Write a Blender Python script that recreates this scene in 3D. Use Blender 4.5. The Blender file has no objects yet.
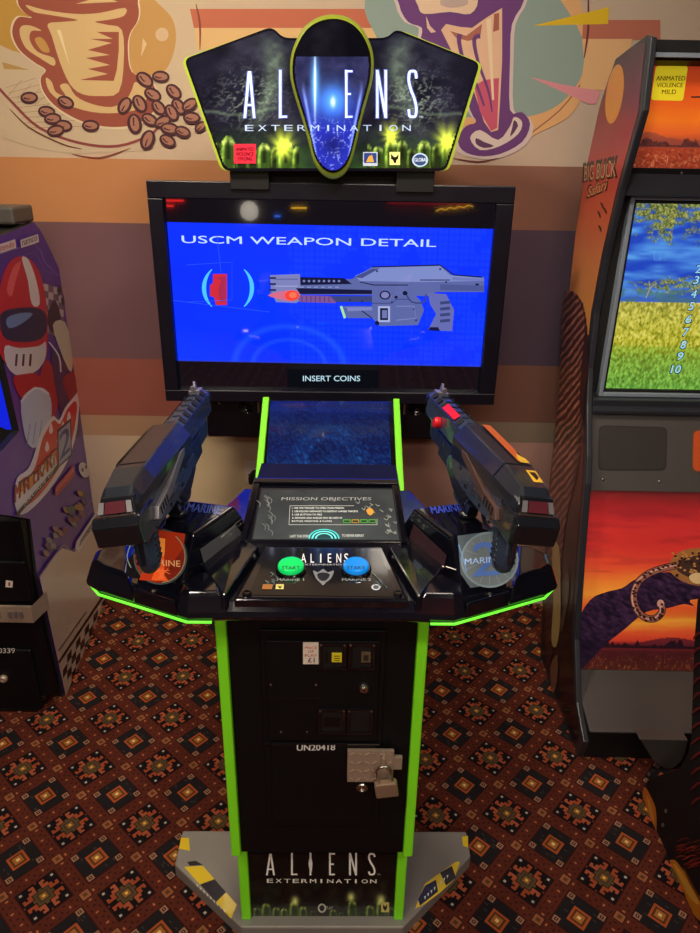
import bpy, math, random
from mathutils import Vector, Matrix
random.seed(7)
sc = bpy.context.scene
COL = sc.collection
# ------------------------------------------------------------------ camera model
F = 701.0; PITCH = math.radians(23.3); ROLL = math.radians(1.0); H = 1.65
def wray(x, y):
    u = (x-350)/F; v = (466.5-y)/F
    c, s = math.cos(ROLL), math.sin(ROLL)
    a = u*c-v*s; b = u*s+v*c
    return Vector((a, math.cos(PITCH)+b*math.sin(PITCH), -math.sin(PITCH)+b*math.cos(PITCH)))
cam = bpy.data.cameras.new('camera'); camo = bpy.data.objects.new('camera', cam); COL.objects.link(camo)
cam.sensor_fit = 'VERTICAL'; cam.sensor_height = 24.0; cam.lens = F*24.0/933.0; cam.clip_start = .02
camo.matrix_world = Matrix.Translation((0, 0, H)) @ Matrix.Rotation(math.pi/2-PITCH, 4, 'X') @ Matrix.Rotation(ROLL, 4, 'Z')
sc.camera = camo
sc.view_settings.view_transform = 'Standard'; sc.view_settings.look = 'None'
sc.view_settings.gamma = 1; sc.view_settings.use_curve_mapping = False; sc.view_settings.exposure = 0
sc.cycles.use_denoising = True
sc.cycles.max_bounces = 8; sc.cycles.sample_clamp_indirect = 4

class Space:
    def __init__(s, loc=(0, 0, 0), rz=0):
        s.loc = Vector(loc); s.R = Matrix.Rotation(rz, 3, 'Z'); s.Ri = s.R.transposed(); s.rz = rz
    def ray(s, x, y):
        return s.Ri @ (Vector((0, 0, H))-s.loc), s.Ri @ wray(x, y)
WORLD = Space()
CABA = math.radians(.93)
CAB = Space((-.045, 1.05, 0), CABA)

def lin(c):
    out = []
    for v in c[:3]:
        v = max(0., v)/255.
        out.append(v/12.92 if v <= .04045 else ((v+.055)/1.055)**2.4)
    return (out[0], out[1], out[2], 1.)
def dim(c, g=2.4):                       # display colour -> attribute colour of a surface that emits g times as strongly
    return tuple(255*((v/g)*12.92 if v/g <= .0031308 else 1.055*(v/g)**(1/2.4)-.055) for v in lin(c)[:3])
def mix(a, b, t):
    t = max(0, min(1, t)); return tuple(a[i]*(1-t)+b[i]*t for i in range(3))
def ramp(stops, t):
    if t <= stops[0][0]: return stops[0][1]
    for (a, ca), (b, cb) in zip(stops, stops[1:]):
        if t <= b: return mix(ca, cb, (t-a)/(b-a+1e-9))
    return stops[-1][1]
def hsh(i, j, k=0):
    n = (i*374761393+j*668265263+k*2147483647) & 0xffffffff
    n = ((n ^ (n >> 13))*1274126177) & 0xffffffff
    return ((n ^ (n >> 16)) & 0xffff)/65535.
def vnoise(x, y, k=0):
    i, j = math.floor(x), math.floor(y); fx, fy = x-i, y-j
    fx = fx*fx*(3-2*fx); fy = fy*fy*(3-2*fy)
    return (hsh(i, j, k)*(1-fx)+hsh(i+1, j, k)*fx)*(1-fy)+(hsh(i, j+1, k)*(1-fx)+hsh(i+1, j+1, k)*fx)*fy
def fbm(x, y, k=0, o=3):
    s = 0; a = .5; t = 0
    for q in range(o):
        s += a*vnoise(x, y, k+q); t += a; a *= .5; x *= 2.03; y *= 2.03
    return s/t

# ------------------------------------------------------------------ materials
def mat(name, col=None, rough=.5, metal=0., coat=0., spec=.5, emit=0., emitcol=None, bump=0., bscale=200., vary=0., trans=0., emit_attr=False, alpha=None, coatrough=.05, basek=1.):
    m = bpy.data.materials.new(name); m.use_nodes = True
    nt = m.node_tree; b = nt.nodes['Principled BSDF']
    b.inputs['Roughness'].default_value = rough; b.inputs['Metallic'].default_value = metal
    b.inputs['Coat Weight'].default_value = coat; b.inputs['Coat Roughness'].default_value = coatrough
    b.inputs['Specular IOR Level'].default_value = spec
    b.inputs['Transmission Weight'].default_value = trans
    tc = nt.nodes.new('ShaderNodeTexCoord')
    if col is None:
        at = nt.nodes.new('ShaderNodeAttribute'); at.attribute_name = 'Col'; src = at.outputs['Color']
    else:
        r = nt.nodes.new('ShaderNodeRGB'); r.outputs[0].default_value = lin(col); src = r.outputs[0]
    if emit:
        if emit_attr or emitcol is None: nt.links.new(src, b.inputs['Emission Color'])
        else: b.inputs['Emission Color'].default_value = lin(emitcol)
        b.inputs['Emission Strength'].default_value = emit
    base = src
    n = nt.nodes.new('ShaderNodeTexNoise'); n.inputs['Scale'].default_value = bscale; n.inputs['Detail'].default_value = 3
    nt.links.new(tc.outputs['Object'], n.inputs['Vector'])
    if vary:
        n2 = nt.nodes.new('ShaderNodeTexNoise'); n2.inputs['Scale'].default_value = 14; n2.inputs['Detail'].default_value = 5
        nt.links.new(tc.outputs['Object'], n2.inputs['Vector'])
        mr = nt.nodes.new('ShaderNodeMapRange'); mr.inputs['To Min'].default_value = 1-vary; mr.inputs['To Max'].default_value = 1+vary
        nt.links.new(n2.outputs['Fac'], mr.inputs['Value'])
        mx = nt.nodes.new('ShaderNodeVectorMath'); mx.operation = 'SCALE'
        nt.links.new(src, mx.inputs[0]); nt.links.new(mr.outputs[0], mx.inputs['Scale']); base = mx.outputs[0]
        mr2 = nt.nodes.new('ShaderNodeMapRange'); mr2.inputs['To Min'].default_value = max(0, rough-.08); mr2.inputs['To Max'].default_value = rough+.08
        nt.links.new(n2.outputs['Fac'], mr2.inputs['Value']); nt.links.new(mr2.outputs[0], b.inputs['Roughness'])
    if basek != 1:
        mx = nt.nodes.new('ShaderNodeVectorMath'); mx.operation = 'SCALE'; mx.inputs['Scale'].default_value = basek
        nt.links.new(base, mx.inputs[0]); base = mx.outputs[0]
    nt.links.new(base, b.inputs['Base Color'])
    if bump:
        bp = nt.nodes.new('ShaderNodeBump'); bp.inputs['Strength'].default_value = bump; bp.inputs['Distance'].default_value = .002
        nt.links.new(n.outputs['Fac'], bp.inputs['Height']); nt.links.new(bp.outputs[0], b.inputs['Normal'])
    return m
M = {}
M['wall'] = mat('wall_paint', None, .7, bump=.15, bscale=350, vary=.03, spec=.3)
M['carpet'] = mat('carpet_pile', None, .95, bump=1., bscale=900, vary=.3, spec=.1)
M['art'] = mat('printed_vinyl', None, .32, coat=.2, vary=.02)
M['artmatt'] = mat('printed_board', None, .5, vary=.02)
M['backlit'] = mat('backlit_print', None, .12, emit=.85, coat=.5)
M['screen'] = mat('lcd_screen', None, .05, emit=2.4, basek=.03, coat=.6, coatrough=.01)
M['screen2'] = mat('lcd_screen_savanna', None, .15, emit=.95, basek=.05)
M['dimlit'] = mat('dim_backlit_print', None, .12, emit=.3, coat=.5)
M['gloss'] = mat('glossy_black_plastic', (14, 14, 17), .14, coat=.6, vary=.15)
M['console'] = mat('glossy_console_plastic', (13, 14, 24), .12, coat=1., coatrough=.05, vary=.1)
M['satin'] = mat('satin_black_metal', (10, 10, 13), .5, spec=.3, bump=.12, bscale=900, vary=.12)
M['matt'] = mat('matt_black', (16, 15, 17), .6, vary=.1)
M['bezel'] = mat('monitor_bezel_plastic', (13, 13, 27), .35, vary=.05)
M['gun'] = mat('gun_plastic', (50, 62, 84), .27, coat=.35, vary=.15)
M['gundark'] = mat('gun_dark_plastic', (26, 31, 43), .3, coat=.2, vary=.15)
M['smoke'] = mat('smoky_gloss_plastic', (22, 24, 30), .2, coat=.5, vary=.1)
M['silver'] = mat('brushed_silver', (190, 185, 180), .28, metal=1., vary=.1)
M['steel'] = mat('dull_steel', (196, 176, 156), .4, metal=.55, bump=.2, bscale=300, vary=.15)
M['brass'] = mat('worn_lock_body', (176, 150, 126), .35, metal=.6, vary=.2)
M['plate'] = mat('grey_checker_base', (150, 146, 138), .5, metal=.3, bump=.3, bscale=500, vary=.12)
M['green'] = mat('lime_green_edging', (142, 255, 40), .4, vary=.04)
M['greenglow'] = mat('glowing_green_strip', (110, 255, 60), .4, emit=.9)
M['grey'] = mat('dark_grey_laminate', (84, 80, 78), .45, bump=.2, bscale=900, vary=.05)
M['edge'] = mat('grey_edge_moulding', (46, 48, 56), .3, coat=.2)
M['greysilver'] = mat('grey_bezel_silver', (140, 152, 168), .35, coat=.2)
M['white'] = mat('white_plastic', (225, 215, 195), .4)
M['btn_g'] = mat('green_lit_button', (10, 200, 95), .2, emit=.55, coat=.6)
M['btn_b'] = mat('blue_lit_button', (10, 125, 215), .2, emit=.55, coat=.6)
M['red'] = mat('red_plastic', (225, 25, 38), .3)
M['redwin'] = mat('red_window', (95, 30, 45), .15, coat=.8, emit=.12)
M['lamp'] = mat('ceiling_lamp_panel', (255, 220, 170), .5, emit=7.)
M['ceil'] = mat('ceiling_paint', (70, 60, 58), .9, vary=.05)
M['roomwall'] = mat('room_wall_paint', (75, 55, 55), .8, vary=.08)
M['neonred'] = mat('neon_red', (255, 40, 30), .4, emit=16.)
M['neonyel'] = mat('neon_yellow', (255, 190, 40), .4, emit=14.)
M['neonblue'] = mat('neon_blue', (60, 120, 255), .4, emit=14.)
M['cable'] = mat('black_cable', (15, 15, 16), .5)

M['greenrim'] = mat('yellow_green_acrylic', (170, 190, 50), .3, emit=.35)
M['rimglow'] = mat('yellow_green_dome_rim', (128, 140, 40), .3, emit=.3, coat=.5)
M['smokewin'] = mat('smoky_window', None, .12, coat=1., basek=1.)
M['mission'] = mat('mission_backlit', None, .15, emit=.55, coat=.6)
M['dimlit2'] = mat('lit_header_print', None, .2, emit=.5, coat=.3)
M['lowart'] = mat('lit_lower_print', None, .35, emit=.42, coat=.2)
M['gunshroud'] = mat('gun_shroud_plastic', (30, 36, 48), .3, coat=.35, vary=.15)
M['silverdark'] = mat('worn_silver', (160, 158, 162), .32, metal=.7, vary=.25)
M['copperdark'] = mat('worn_copper', (120, 92, 84), .35, metal=.6, vary=.25)
M['olive'] = mat('smoky_olive_plastic', (88, 84, 62), .18, coat=.8, vary=.1)
M['redwin2'] = mat('dull_red_window', (92, 34, 46), .25, coat=.5)
M['matglass'] = mat('lamp_globe', (255, 244, 225), .4, emit=5.)
M['riserlit'] = mat('riser_print_painted_glow', None, .12, emit=.35, coat=.8)
M['lettering'] = mat('faint_blue_lettering', None, .2, emit=.12, coat=.5)

# ------------------------------------------------------------------ mesh builder
class MB:
    def __init__(s, tf=None): s.cf = None; s.v = []; s.f = []; s.c = []; s.m = []; s.tf = tf; s.col = (128, 128, 128); s.mi = 0; s.sm = []; s.smooth = False
    def add(s, vs, fs, cols=None):
        o = len(s.v)
        s.v += [tuple(s.tf(Vector(p))) if s.tf else tuple(p) for p in vs]
        if s.cf and cols is not None: cols = s.cf(cols) if isinstance(cols[0], (int, float)) else [s.cf(c) for c in cols]
        for k, f in enumerate(fs):
            s.f.append([i+o for i in f]); s.m.append(s.mi); s.sm.append(s.smooth)
            if cols is None: s.c.append([s.col]*len(f))
            elif isinstance(cols[0], (int, float)): s.c.append([cols]*len(f))
            else: s.c.append([cols[i] for i in f])
    def box(s, x0, x1, y0, y1, z0, z1):
        v = [(x, y, z) for z in (z0, z1) for y in (y0, y1) for x in (x0, x1)]
        s.add(v, [(0, 2, 3, 1), (4, 5, 7, 6), (0, 1, 5, 4), (2, 6, 7, 3), (0, 4, 6, 2), (1, 3, 7, 5)])
    def prism(s, pts, vec):
        n = len(pts); vec = Vector(vec); a = [Vector(p) for p in pts]; b = [p+vec for p in a]
        s.add(a+b, [tuple(range(n-1, -1, -1)), tuple(range(n, 2*n))]+[(i, (i+1) % n, n+(i+1) % n, n+i) for i in range(n)])
    def loft(s, rings, cap=True):
        n = len(rings[0]); v = [p for r in rings for p in r]; fs = []
        for k in range(len(rings)-1):
            for i in range(n): fs.append((k*n+i, k*n+(i+1) % n, (k+1)*n+(i+1) % n, (k+1)*n+i))
        if cap: fs += [tuple(range(n-1, -1, -1)), tuple(range((len(rings)-1)*n, len(rings)*n))]
        s.add(v, fs)
    def cyl(s, p0, p1, r0, r1=None, n=20):
        r1 = r0 if r1 is None else r1; p0 = Vector(p0); p1 = Vector(p1); d = (p1-p0).normalized()
        a = d.orthogonal().normalized(); b = d.cross(a)
        ring = lambda p, r: [p+a*r*math.cos(t*2*math.pi/n)+b*r*math.sin(t*2*math.pi/n) for t in range(n)]
        s.loft([ring(p0, r0), ring(p1, r1)])
    def lathe(s, p0, d, prof, n=24):
        p0 = Vector(p0); d = Vector(d).normalized(); a = d.orthogonal().normalized(); b = d.cross(a)
        s.loft([[p0+d*h+(a*math.cos(t*2*math.pi/n)+b*math.sin(t*2*math.pi/n))*r for t in range(n)] for r, h in prof])
    def tube(s, path, r, n=10, closed=False):
        P = [Vector(p) for p in path]; rings = []; prev = None
        for i, p in enumerate(P):
            d = (P[min(i+1, len(P)-1)]-P[max(i-1, 0)]).normalized()
            a = (prev-d*prev.dot(d)) if prev else d.orthogonal()
            a.normalize(); prev = a; b = d.cross(a)
            rr = r[i] if isinstance(r, (list, tuple)) else r
            rings.append([p+a*rr*math.cos(t*2*math.pi/n)+b*rr*math.sin(t*2*math.pi/n) for t in range(n)])
        s.loft(rings)
    def build(s, name, mats, parent=None, bevel=0, seg=2, off=None, label=None, ang=35, smooth=None):
        me = bpy.data.meshes.new(name)
        off = Vector(off) if off else Vector((0, 0, 0))
        pp_ = parent
        while pp_ is not None:
            if 'org' in pp_: off = Vector(pp_['org'])
            pp_ = pp_.parent
        me.from_pydata([tuple(Vector(p)-off) for p in s.v], [], s.f)
        ml = mats if isinstance(mats, list) else [mats]
        for m_ in ml: me.materials.append(M[m_])
        me.polygons.foreach_set('material_index', s.m)
        at = me.color_attributes.new('Col', 'FLOAT_COLOR', 'CORNER')
        flat = []; cache = {}
        for cs in s.c:
            for c in cs:
                k = cache.get(c)
                if k is None: k = cache[c] = lin(c)
                flat += k
        at.data.foreach_set('color', flat)
        me.update(); me.validate()
        o = bpy.data.objects.new(name, me); COL.objects.link(o)
        if parent is not None: o.parent = parent
        elif off.length: o.location = off
        if bevel:
            b = o.modifiers.new('bevel', 'BEVEL'); b.width = bevel; b.segments = seg; b.limit_method = 'ANGLE'; b.angle_limit = math.radians(ang)
            b.harden_normals = False
        if smooth: me.polygons.foreach_set('use_smooth', [True]*len(me.polygons))
        elif any(s.sm): me.polygons.foreach_set('use_smooth', s.sm)
        if label: o['label'] = label
        return o
def thing(name, label, cat, loc=(0, 0, 0), rz=0, group=None):
    o = bpy.data.objects.new(name, None); COL.objects.link(o); o.location = loc; o.rotation_euler = (0, 0, rz)
    o.empty_display_size = .1
    o['label'] = label; o['category'] = cat
    if group: o['group'] = group
    return o
def tag(o, label, cat, group=None):
    o['label'] = label; o['category'] = cat
    if group: o['group'] = group
    return o
def struct(o): o['kind'] = 'structure'; return o
def worldthing(name, label, cat, loc):       # root without rotation, children meshes given in world coordinates
    o = thing(name, label, cat, loc); o['org'] = list(loc); return o

# ------------------------------------------------------------------ text cache
_tc = {}
def text_mesh(t, bold=0., shear=0.):
    k = (t, bold, shear)
    if k in _tc: return _tc[k]
    cu = bpy.data.curves.new('t', 'FONT'); cu.body = t; cu.offset = bold; cu.shear = shear; cu.resolution_u = 3
    ob = bpy.data.objects.new('t', cu); COL.objects.link(ob)
    dg = bpy.context.evaluated_depsgraph_get(); dg.update()
    me = ob.evaluated_get(dg).to_mesh()
    vs = [tuple(v.co)[:2] for v in me.vertices]; fs = [tuple(p.vertices) for p in me.polygons]
    ob.evaluated_get(dg).to_mesh_clear(); bpy.data.objects.remove(ob); bpy.data.curves.remove(cu)
    x0 = min(v[0] for v in vs); x1 = max(v[0] for v in vs); y0 = min(v[1] for v in vs); y1 = max(v[1] for v in vs)
    vs = [((x-x0)/(x1-x0), (y-y0)/(y1-y0)) for x, y in vs]
    _tc[k] = (vs, fs); return _tc[k]

# ------------------------------------------------------------------ art on a plane
class Art:
    def __init__(s, sp, o, ex, ey, step=.00004, base=.0006, mb=None):
        s.sp = sp; s.o = Vector(o); s.ex = Vector(ex).normalized(); e = Vector(ey); s.ey = (e-s.ex*e.dot(s.ex)).normalized()
        s.n = s.ex.cross(s.ey); s.h = base; s.step = step; s.mb = mb or MB()
    def uv(s, x, y):
        o, d = s.sp.ray(x, y); t = (s.o-o).dot(s.n)/d.dot(s.n); p = o+d*t-s.o
        return (p.dot(s.ex), p.dot(s.ey))
    def pt(s, u, v): return s.o+s.ex*u+s.ey*v+s.n*s.h
    def W(s, x, y): u, v = s.uv(x, y); return s.o+s.ex*u+s.ey*v
    def polyuv(s, pts, c, cols=None):
        # orient counter-clockwise
        A = sum(pts[i][0]*pts[(i+1) % len(pts)][1]-pts[(i+1) % len(pts)][0]*pts[i][1] for i in range(len(pts)))
        idx = list(range(len(pts)))
        if A < 0: pts = pts[::-1]; cols = cols[::-1] if cols else None
        s.mb.add([s.pt(*p) for p in pts], [tuple(idx)], cols if cols else c)
        s.h += s.step
    def poly(s, pp, c, cols=None): s.polyuv([s.uv(*p) for p in pp], c, cols)
    def sm(s, pp, c, k=4, closed=True):      # smooth closed outline through pixels
        s.polyuv([s.uv(*p) for p in spline(pp, k, closed)], c)
    def ell(s, cx, cy, rx, ry, c, rot=0, n=28, a0=0, a1=360):
        r = math.radians(rot); pts = []
        for i in range(n):
            t = math.radians(a0+(a1-a0)*i/(n if a1-a0 >= 360 else n-1)); x = rx*math.cos(t); y = ry*math.sin(t)
            pts.append((cx+x*math.cos(r)-y*math.sin(r), cy+x*math.sin(r)+y*math.cos(r)))
        s.poly(pts, c)
    def stroke(s, pp, w, c, k=0, closed=False):
        if k: pp = spline(pp, k, closed)
        n = len(pp); L = []; R_ = []
        for i in range(n):
            a = pp[(i-1) % n] if closed else pp[max(i-1, 0)]; b = pp[(i+1) % n] if closed else pp[min(i+1, n-1)]
            dx, dy = b[0]-a[0], b[1]-a[1]; l = math.hypot(dx, dy) or 1
            ww = (w[0]+(w[1]-w[0])*i/(n-1)) if isinstance(w, tuple) else w
            if isinstance(w, tuple) and len(w) == 3: ww = w[0]+(w[1]-w[0])*math.sin(math.pi*i/(n-1))
            nx, ny = -dy/l*ww/2, dx/l*ww/2
            L.append(s.uv(pp[i][0]+nx, pp[i][1]+ny)); R_.append(s.uv(pp[i][0]-nx, pp[i][1]-ny))
        vs = [s.pt(*p) for p in L]+[s.pt(*p) for p in R_]
        m_ = n if closed else n-1
        s.mb.add(vs, [(i, n+i, n+(i+1) % n, (i+1) % n) for i in range(m_)], c); s.h += s.step
    def text(s, t, ll, lr, ul, c, bold=0., shear=0.):
        vs, fs = text_mesh(t, 0., shear)
        a = s.uv(*ll); b = s.uv(*lr); d = s.uv(*ul)
        if bold > .005:      # heavier strokes: a second copy set a hair to the side
            for dx in (-bold, bold):
                k_ = dx*.5*(Vector(d)-Vector(a)).length/max(1e-6, (Vector(b)-Vector(a)).length)
                s.mb.add([s.pt(a[0]+(b[0]-a[0])*(x+k_)+(d[0]-a[0])*y, a[1]+(b[1]-a[1])*(x+k_)+(d[1]-a[1])*y) for x, y in vs], fs, c); s.h += s.step
        s.mb.add([s.pt(a[0]+(b[0]-a[0])*x+(d[0]-a[0])*y, a[1]+(b[1]-a[1])*x+(d[1]-a[1])*y) for x, y in vs], fs, c); s.h += s.step
    def raster(s, quad, nu, nv, fn):         # quad px: ul, ur, lr, ll
        A, B, C, D = [s.uv(*p) for p in quad]; vs = []; cs = []
        for j in range(nv+1):
            t = j/nv
            for i in range(nu+1):
                q = i/nu
                u = (A[0]*(1-q)+B[0]*q)*(1-t)+(D[0]*(1-q)+C[0]*q)*t; v = (A[1]*(1-q)+B[1]*q)*(1-t)+(D[1]*(1-q)+C[1]*q)*t
                vs.append(s.pt(u, v)); cs.append(tuple(fn(q, t)))
        fs = [(j*(nu+1)+i, (j+1)*(nu+1)+i, (j+1)*(nu+1)+i+1, j*(nu+1)+i+1) for j in range(nv) for i in range(nu)]
        s.mb.add(vs, fs, cs); s.h += s.step
    def clip(s, outline, x0, y0, x1, y1, nx, ny, fn):   # fine grid of cells kept inside an outline; fn(px, py) -> colour
        g = {}; vs = []; cs = []; fs = []
        n = len(outline)
        def inside(x, y):
            r = False; j = n-1
            for i in range(n):
                xi, yi = outline[i]; xj, yj = outline[j]
                if (yi > y) != (yj > y) and x < (xj-xi)*(y-yi)/(yj-yi)+xi: r = not r
                j = i
            return r
        def vid(i, j):
            k = (i, j)
            if k not in g:
                x = x0+(x1-x0)*i/nx; y = y0+(y1-y0)*j/ny; g[k] = len(vs); vs.append(s.pt(*s.uv(x, y))); cs.append(tuple(fn(x, y)))
            return g[k]
        for j in range(ny):
            for i in range(nx):
                pts = [(x0+(x1-x0)*(i+a)/nx, y0+(y1-y0)*(j+b)/ny) for a, b in ((0, 0), (1, 0), (1, 1), (0, 1))]
                if all(inside(*p) for p in pts): fs.append((vid(i, j+1), vid(i+1, j+1), vid(i+1, j), vid(i, j)))
        s.mb.add(vs, fs, cs); s.h += s.step
    def titles(s, boxes, y0, y1, w, c):            # thin tall letters A L E N S as strokes
        for ch, (xa, xb) in boxes:
            h = w/2; a_, b_ = xa+h, xb-h
            L_ = {'A': [[(a_, y1), ((a_+b_)/2-h*.3, y0+h)], [(b_, y1), ((a_+b_)/2+h*.3, y0+h)], [(a_+(b_-a_)*.18, y1-(y1-y0)*.27), (b_-(b_-a_)*.18, y1-(y1-y0)*.27)]],
                  'L': [[(a_, y0), (a_, y1)], [(xa, y1-h), (xb, y1-h)]], 'I': [[((xa+xb)/2, y0), ((xa+xb)/2, y1)]],
                  'E': [[(a_, y0), (a_, y1)], [(xa, y1-h), (xb, y1-h)], [(xa, y0+h), (xb, y0+h)], [(xa, (y0+y1)/2), (xb-(xb-xa)*.2, (y0+y1)/2)]],
                  'N': [[(a_, y0), (a_, y1)], [(b_, y0), (b_, y1)], [(a_, y0), (b_, y1)]],
                  'S': [spline([(b_, y0+(y1-y0)*.18), (b_-(b_-a_)*.1, y0+h*1.6), ((a_+b_)/2, y0+h), (a_+(b_-a_)*.1, y0+h*1.8), (a_, y0+(y1-y0)*.22), (a_+(b_-a_)*.3, y0+(y1-y0)*.42), (b_-(b_-a_)*.3, y0+(y1-y0)*.58), (b_, y1-(y1-y0)*.22), (b_-(b_-a_)*.1, y1-h*1.8), ((a_+b_)/2, y1-h), (a_+(b_-a_)*.1, y1-h*1.6), (a_, y1-(y1-y0)*.18)], 3, False)]}[ch]
            for pl in L_:
                if len(pl) == 2:
                    (ax, ay), (bx, by) = pl; k = max(1, abs(bx-ax) < .8*abs(by-ay) and 1 or 1)
                    if abs(by-ay) < .5: q = [(ax, ay-h*.8), (bx, by-h*.8), (bx, by+h*.8), (ax, ay+h*.8)]
                    else: q = [(ax-h, ay), (ax+h, ay), (bx+h, by), (bx-h, by)]
                    s.poly(q, c)
                else: s.stroke(pl, w, c)
def spline(pp, k=4, closed=True):
    n = len(pp); out = []
    rng = n if closed else n-1
    for i in range(rng):
        g = lambda j: pp[j % n] if closed else pp[max(0, min(n-1, j))]
        p0, p1, p2, p3 = g(i-1), g(i), g(i+1), g(i+2)
        for q in range(k):
            t = q/k; out.append(tuple(.5*((2*p1[d])+(-p0[d]+p2[d])*t+(2*p0[d]-5*p1[d]+4*p2[d]-p3[d])*t*t+(-p0[d]+3*p1[d]-3*p2[d]+p3[d])*t**3) for d in (0, 1)))
    if not closed: out.append(tuple(pp[-1]))
    return out
# ================================================================== ROOM
WY = 2.45; X0, X1, YB, ZC = -2.4, 2.4, -3.2, 2.75
# carpet
mb = MB(); mb.col = (94, 43, 31)
mb.add([(X0, YB, 0), (X1, YB, 0), (X1, WY, 0), (X0, WY, 0)], [(0, 1, 2, 3)])
O2 = Vector((-.733, 1.249)); L = .1405; an = math.radians(48.0)
e1 = Vector((math.cos(an), math.sin(an)))*L; e2 = Vector((math.sin(an), -math.cos(an)))*L
def cpoly(c, pts, col, h):
    vs = []
    for a, b in pts:
        p = c+e1*a*.5+e2*b*.5
        vs.append((min(max(p.x, X0), X1), min(max(p.y, YB), WY), h))
    mb.add(vs, [tuple(range(len(vs)-1, -1, -1))], col)
def sq(c, a, b, r, col, h, r2=None):
    r2 = r if r2 is None else r2
    cpoly(c, [(a-r, b-r2), (a+r, b-r2), (a+r, b+r2), (a-r, b+r2)], col, h)
DK = (27, 20, 22); DG = (38, 34, 36); OR = (170, 88, 58); PK = (165, 118, 92); OL = (92, 74, 48); GD = (205, 140, 60); RD = (118, 44, 27)
hook = [(.30, .10), (.62, .10), (.62, .28), (.52, .28), (.52, .2), (.44, .2), (.44, .34), (.30, .34)]
def rotp(pts, q, mir):
    out = []
    for a, b in pts:
        if mir: b = -b
        for _ in range(q): a, b = -b, a
        out.append((a, b))
    return out if not mir else out[::-1]
for i in range(-45, 46):
    for j in range(-45, 46):
        c = O2+e1*(i+.5)+e2*(j+.5)
        if not (X0+.04 < c.x < X1-.04 and YB+.04 < c.y < WY-.02): continue
        near = c.y > .3
        # border dashes and node diamond
        n0 = O2+e1*i+e2*j
        sq(n0, 0, 0, .19, DG, .0006); sq(n0, 0, 0, .16, (158, 95, 60), .0009); sq(n0, 0, 0, .07, (95, 66, 42), .0012)
        if near:
            for k in range(1, 7):
                t = k/7.*2
                cc = (186, 112, 74) if k % 2 else (58, 30, 27)
                sq(n0, t, .03*(1 if k % 3 else -1), .03, cc, .0006, .05); sq(n0, .03*(1 if k % 3 else -1), t, .05, cc, .0006, .03)
                t -= .14; cc = (52, 26, 24)
                for d_ in (-.15, .15): sq(n0, t, d_, .05, cc, .0006, .022); sq(n0, d_, t, .022, cc, .0006, .05)
        sq(c, 0, 0, .73, (60, 24, 20), .0006)
        if (i+j) % 2:
            sq(c, 0, 0, .69, DK, .0009)
            for q in range(4):
                for m_ in (0, 1):
                    cpoly(c, rotp(hook, q, m_)[::-1], OR if q % 2 else (160, 76, 46), .0012)
                a, b = [(.56, .56), (-.56, .56), (-.56, -.56), (.56, -.56)][q]
                sq(c, a, b, .12, (30, 26, 30), .0015); sq(c, a, b, .045, (190, 175, 160), .0018)
                if near:
                    a, b = [(.66, 0), (0, .66), (-.66, 0), (0, -.66)][q]; sq(c, a, b, .03, (120, 60, 40), .0015, .03)
            sq(c, 0, 0, .27, OL, .0015); sq(c, .0, 0, .2, (80, 62, 44), .0018); sq(c, 0, 0, .12, (150, 100, 48), .0021); sq(c, 0, 0, .05, (230, 190, 90), .0024)
            for q in range(4):
                a, b = [(.3, 0), (0, .3), (-.3, 0), (0, -.3)][q]; sq(c, a, b, .06, OL, .0018)
        else:
            sq(c, 0, 0, .69, (36, 32, 34), .0009)
            if near:
                for k in range(14):
                    a = (hsh(i, j, k)-.5)*1.25; b = (hsh(i, j, k+50)-.5)*1.25
                    if max(abs(a), abs(b)) > .36: sq(c, a, b, .025, (62, 54, 52), .0012, .07)
            sq(c, 0, 0, .31, (172, 84, 44), .0015, .31); sq(c, 0, 0, .23, (90, 55, 30), .0018); sq(c, 0, 0, .16, (170, 108, 52), .0021); sq(c, 0, 0, .06, (235, 200, 130), .0024)
            for a, b in [(.56, .56), (-.56, .56), (-.56, -.56), (.56, -.56)]:
                sq(c, a, b, .115, PK, .0015); sq(c, a, b, .06, (50, 36, 34), .0018); sq(c, a, b, .02, (190, 160, 130), .0021)
struct(mb.build('floor', 'carpet'))
mb = MB(); mb.box(X0, X1, YB, WY, ZC, ZC+.1); struct(mb.build('ceiling', 'ceil'))
mb = MB(); mb.box(X0-.1, X0, YB, WY, 0, ZC); struct(mb.build('wall_left', 'roomwall'))
mb = MB(); mb.box(X1, X1+.1, YB, WY, 0, ZC); struct(mb.build('wall_right', 'roomwall'))
mb = MB(); mb.box(X0, X1, YB-.1, YB, 0, ZC); struct(mb.build('wall_front', 'roomwall'))
# back wall with painted bands
mb = MB(); mb.col = (205, 178, 140); mb.box(X0, X1, WY, WY+.1, 0, ZC)
TAN = (212, 184, 146)
def band(z0, z1, c0, c1, xs=(X0, -1.0, 0, .7, X1), h=.0004):
    cs = c0 if isinstance(c0, list) else [c0, c0, mix(c0, c1, .5), c1, c1]
    vs = [(x, WY-h, z) for z in (z0, z1) for x in xs]; n = len(xs)
    mb.add(vs, [(i, i+1, n+i+1, n+i) for i in range(n-1)], [tuple(c) for c in cs]*2)
band(1.655, ZC, (210, 184, 158), (200, 178, 160))
band(1.27, 1.655, (205, 138, 84), (138, 96, 82))
band(.785, 1.46, (124, 88, 94), (88, 72, 90), h=.0008)
band(1.46, 1.655, (205, 140, 90), (140, 98, 84), h=.0012)
band(.785, 1.0, (158, 88, 76), (134, 92, 78), h=.0012)
band(.705, .785, (176, 136, 108), (150, 132, 112), h=.0008)
band(0, .705, [(190, 165, 146), (190, 165, 146), (222, 200, 160), (222, 200, 160), (205, 156, 142), (190, 150, 140)], None, xs=(X0, -.95, -.62, -.1, .15, X1), h=.0008)  # tone varies sideways, cream at centre: uneven light painted into the wall colour
wall = struct(mb.build('wall_back', 'wall'))
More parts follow.
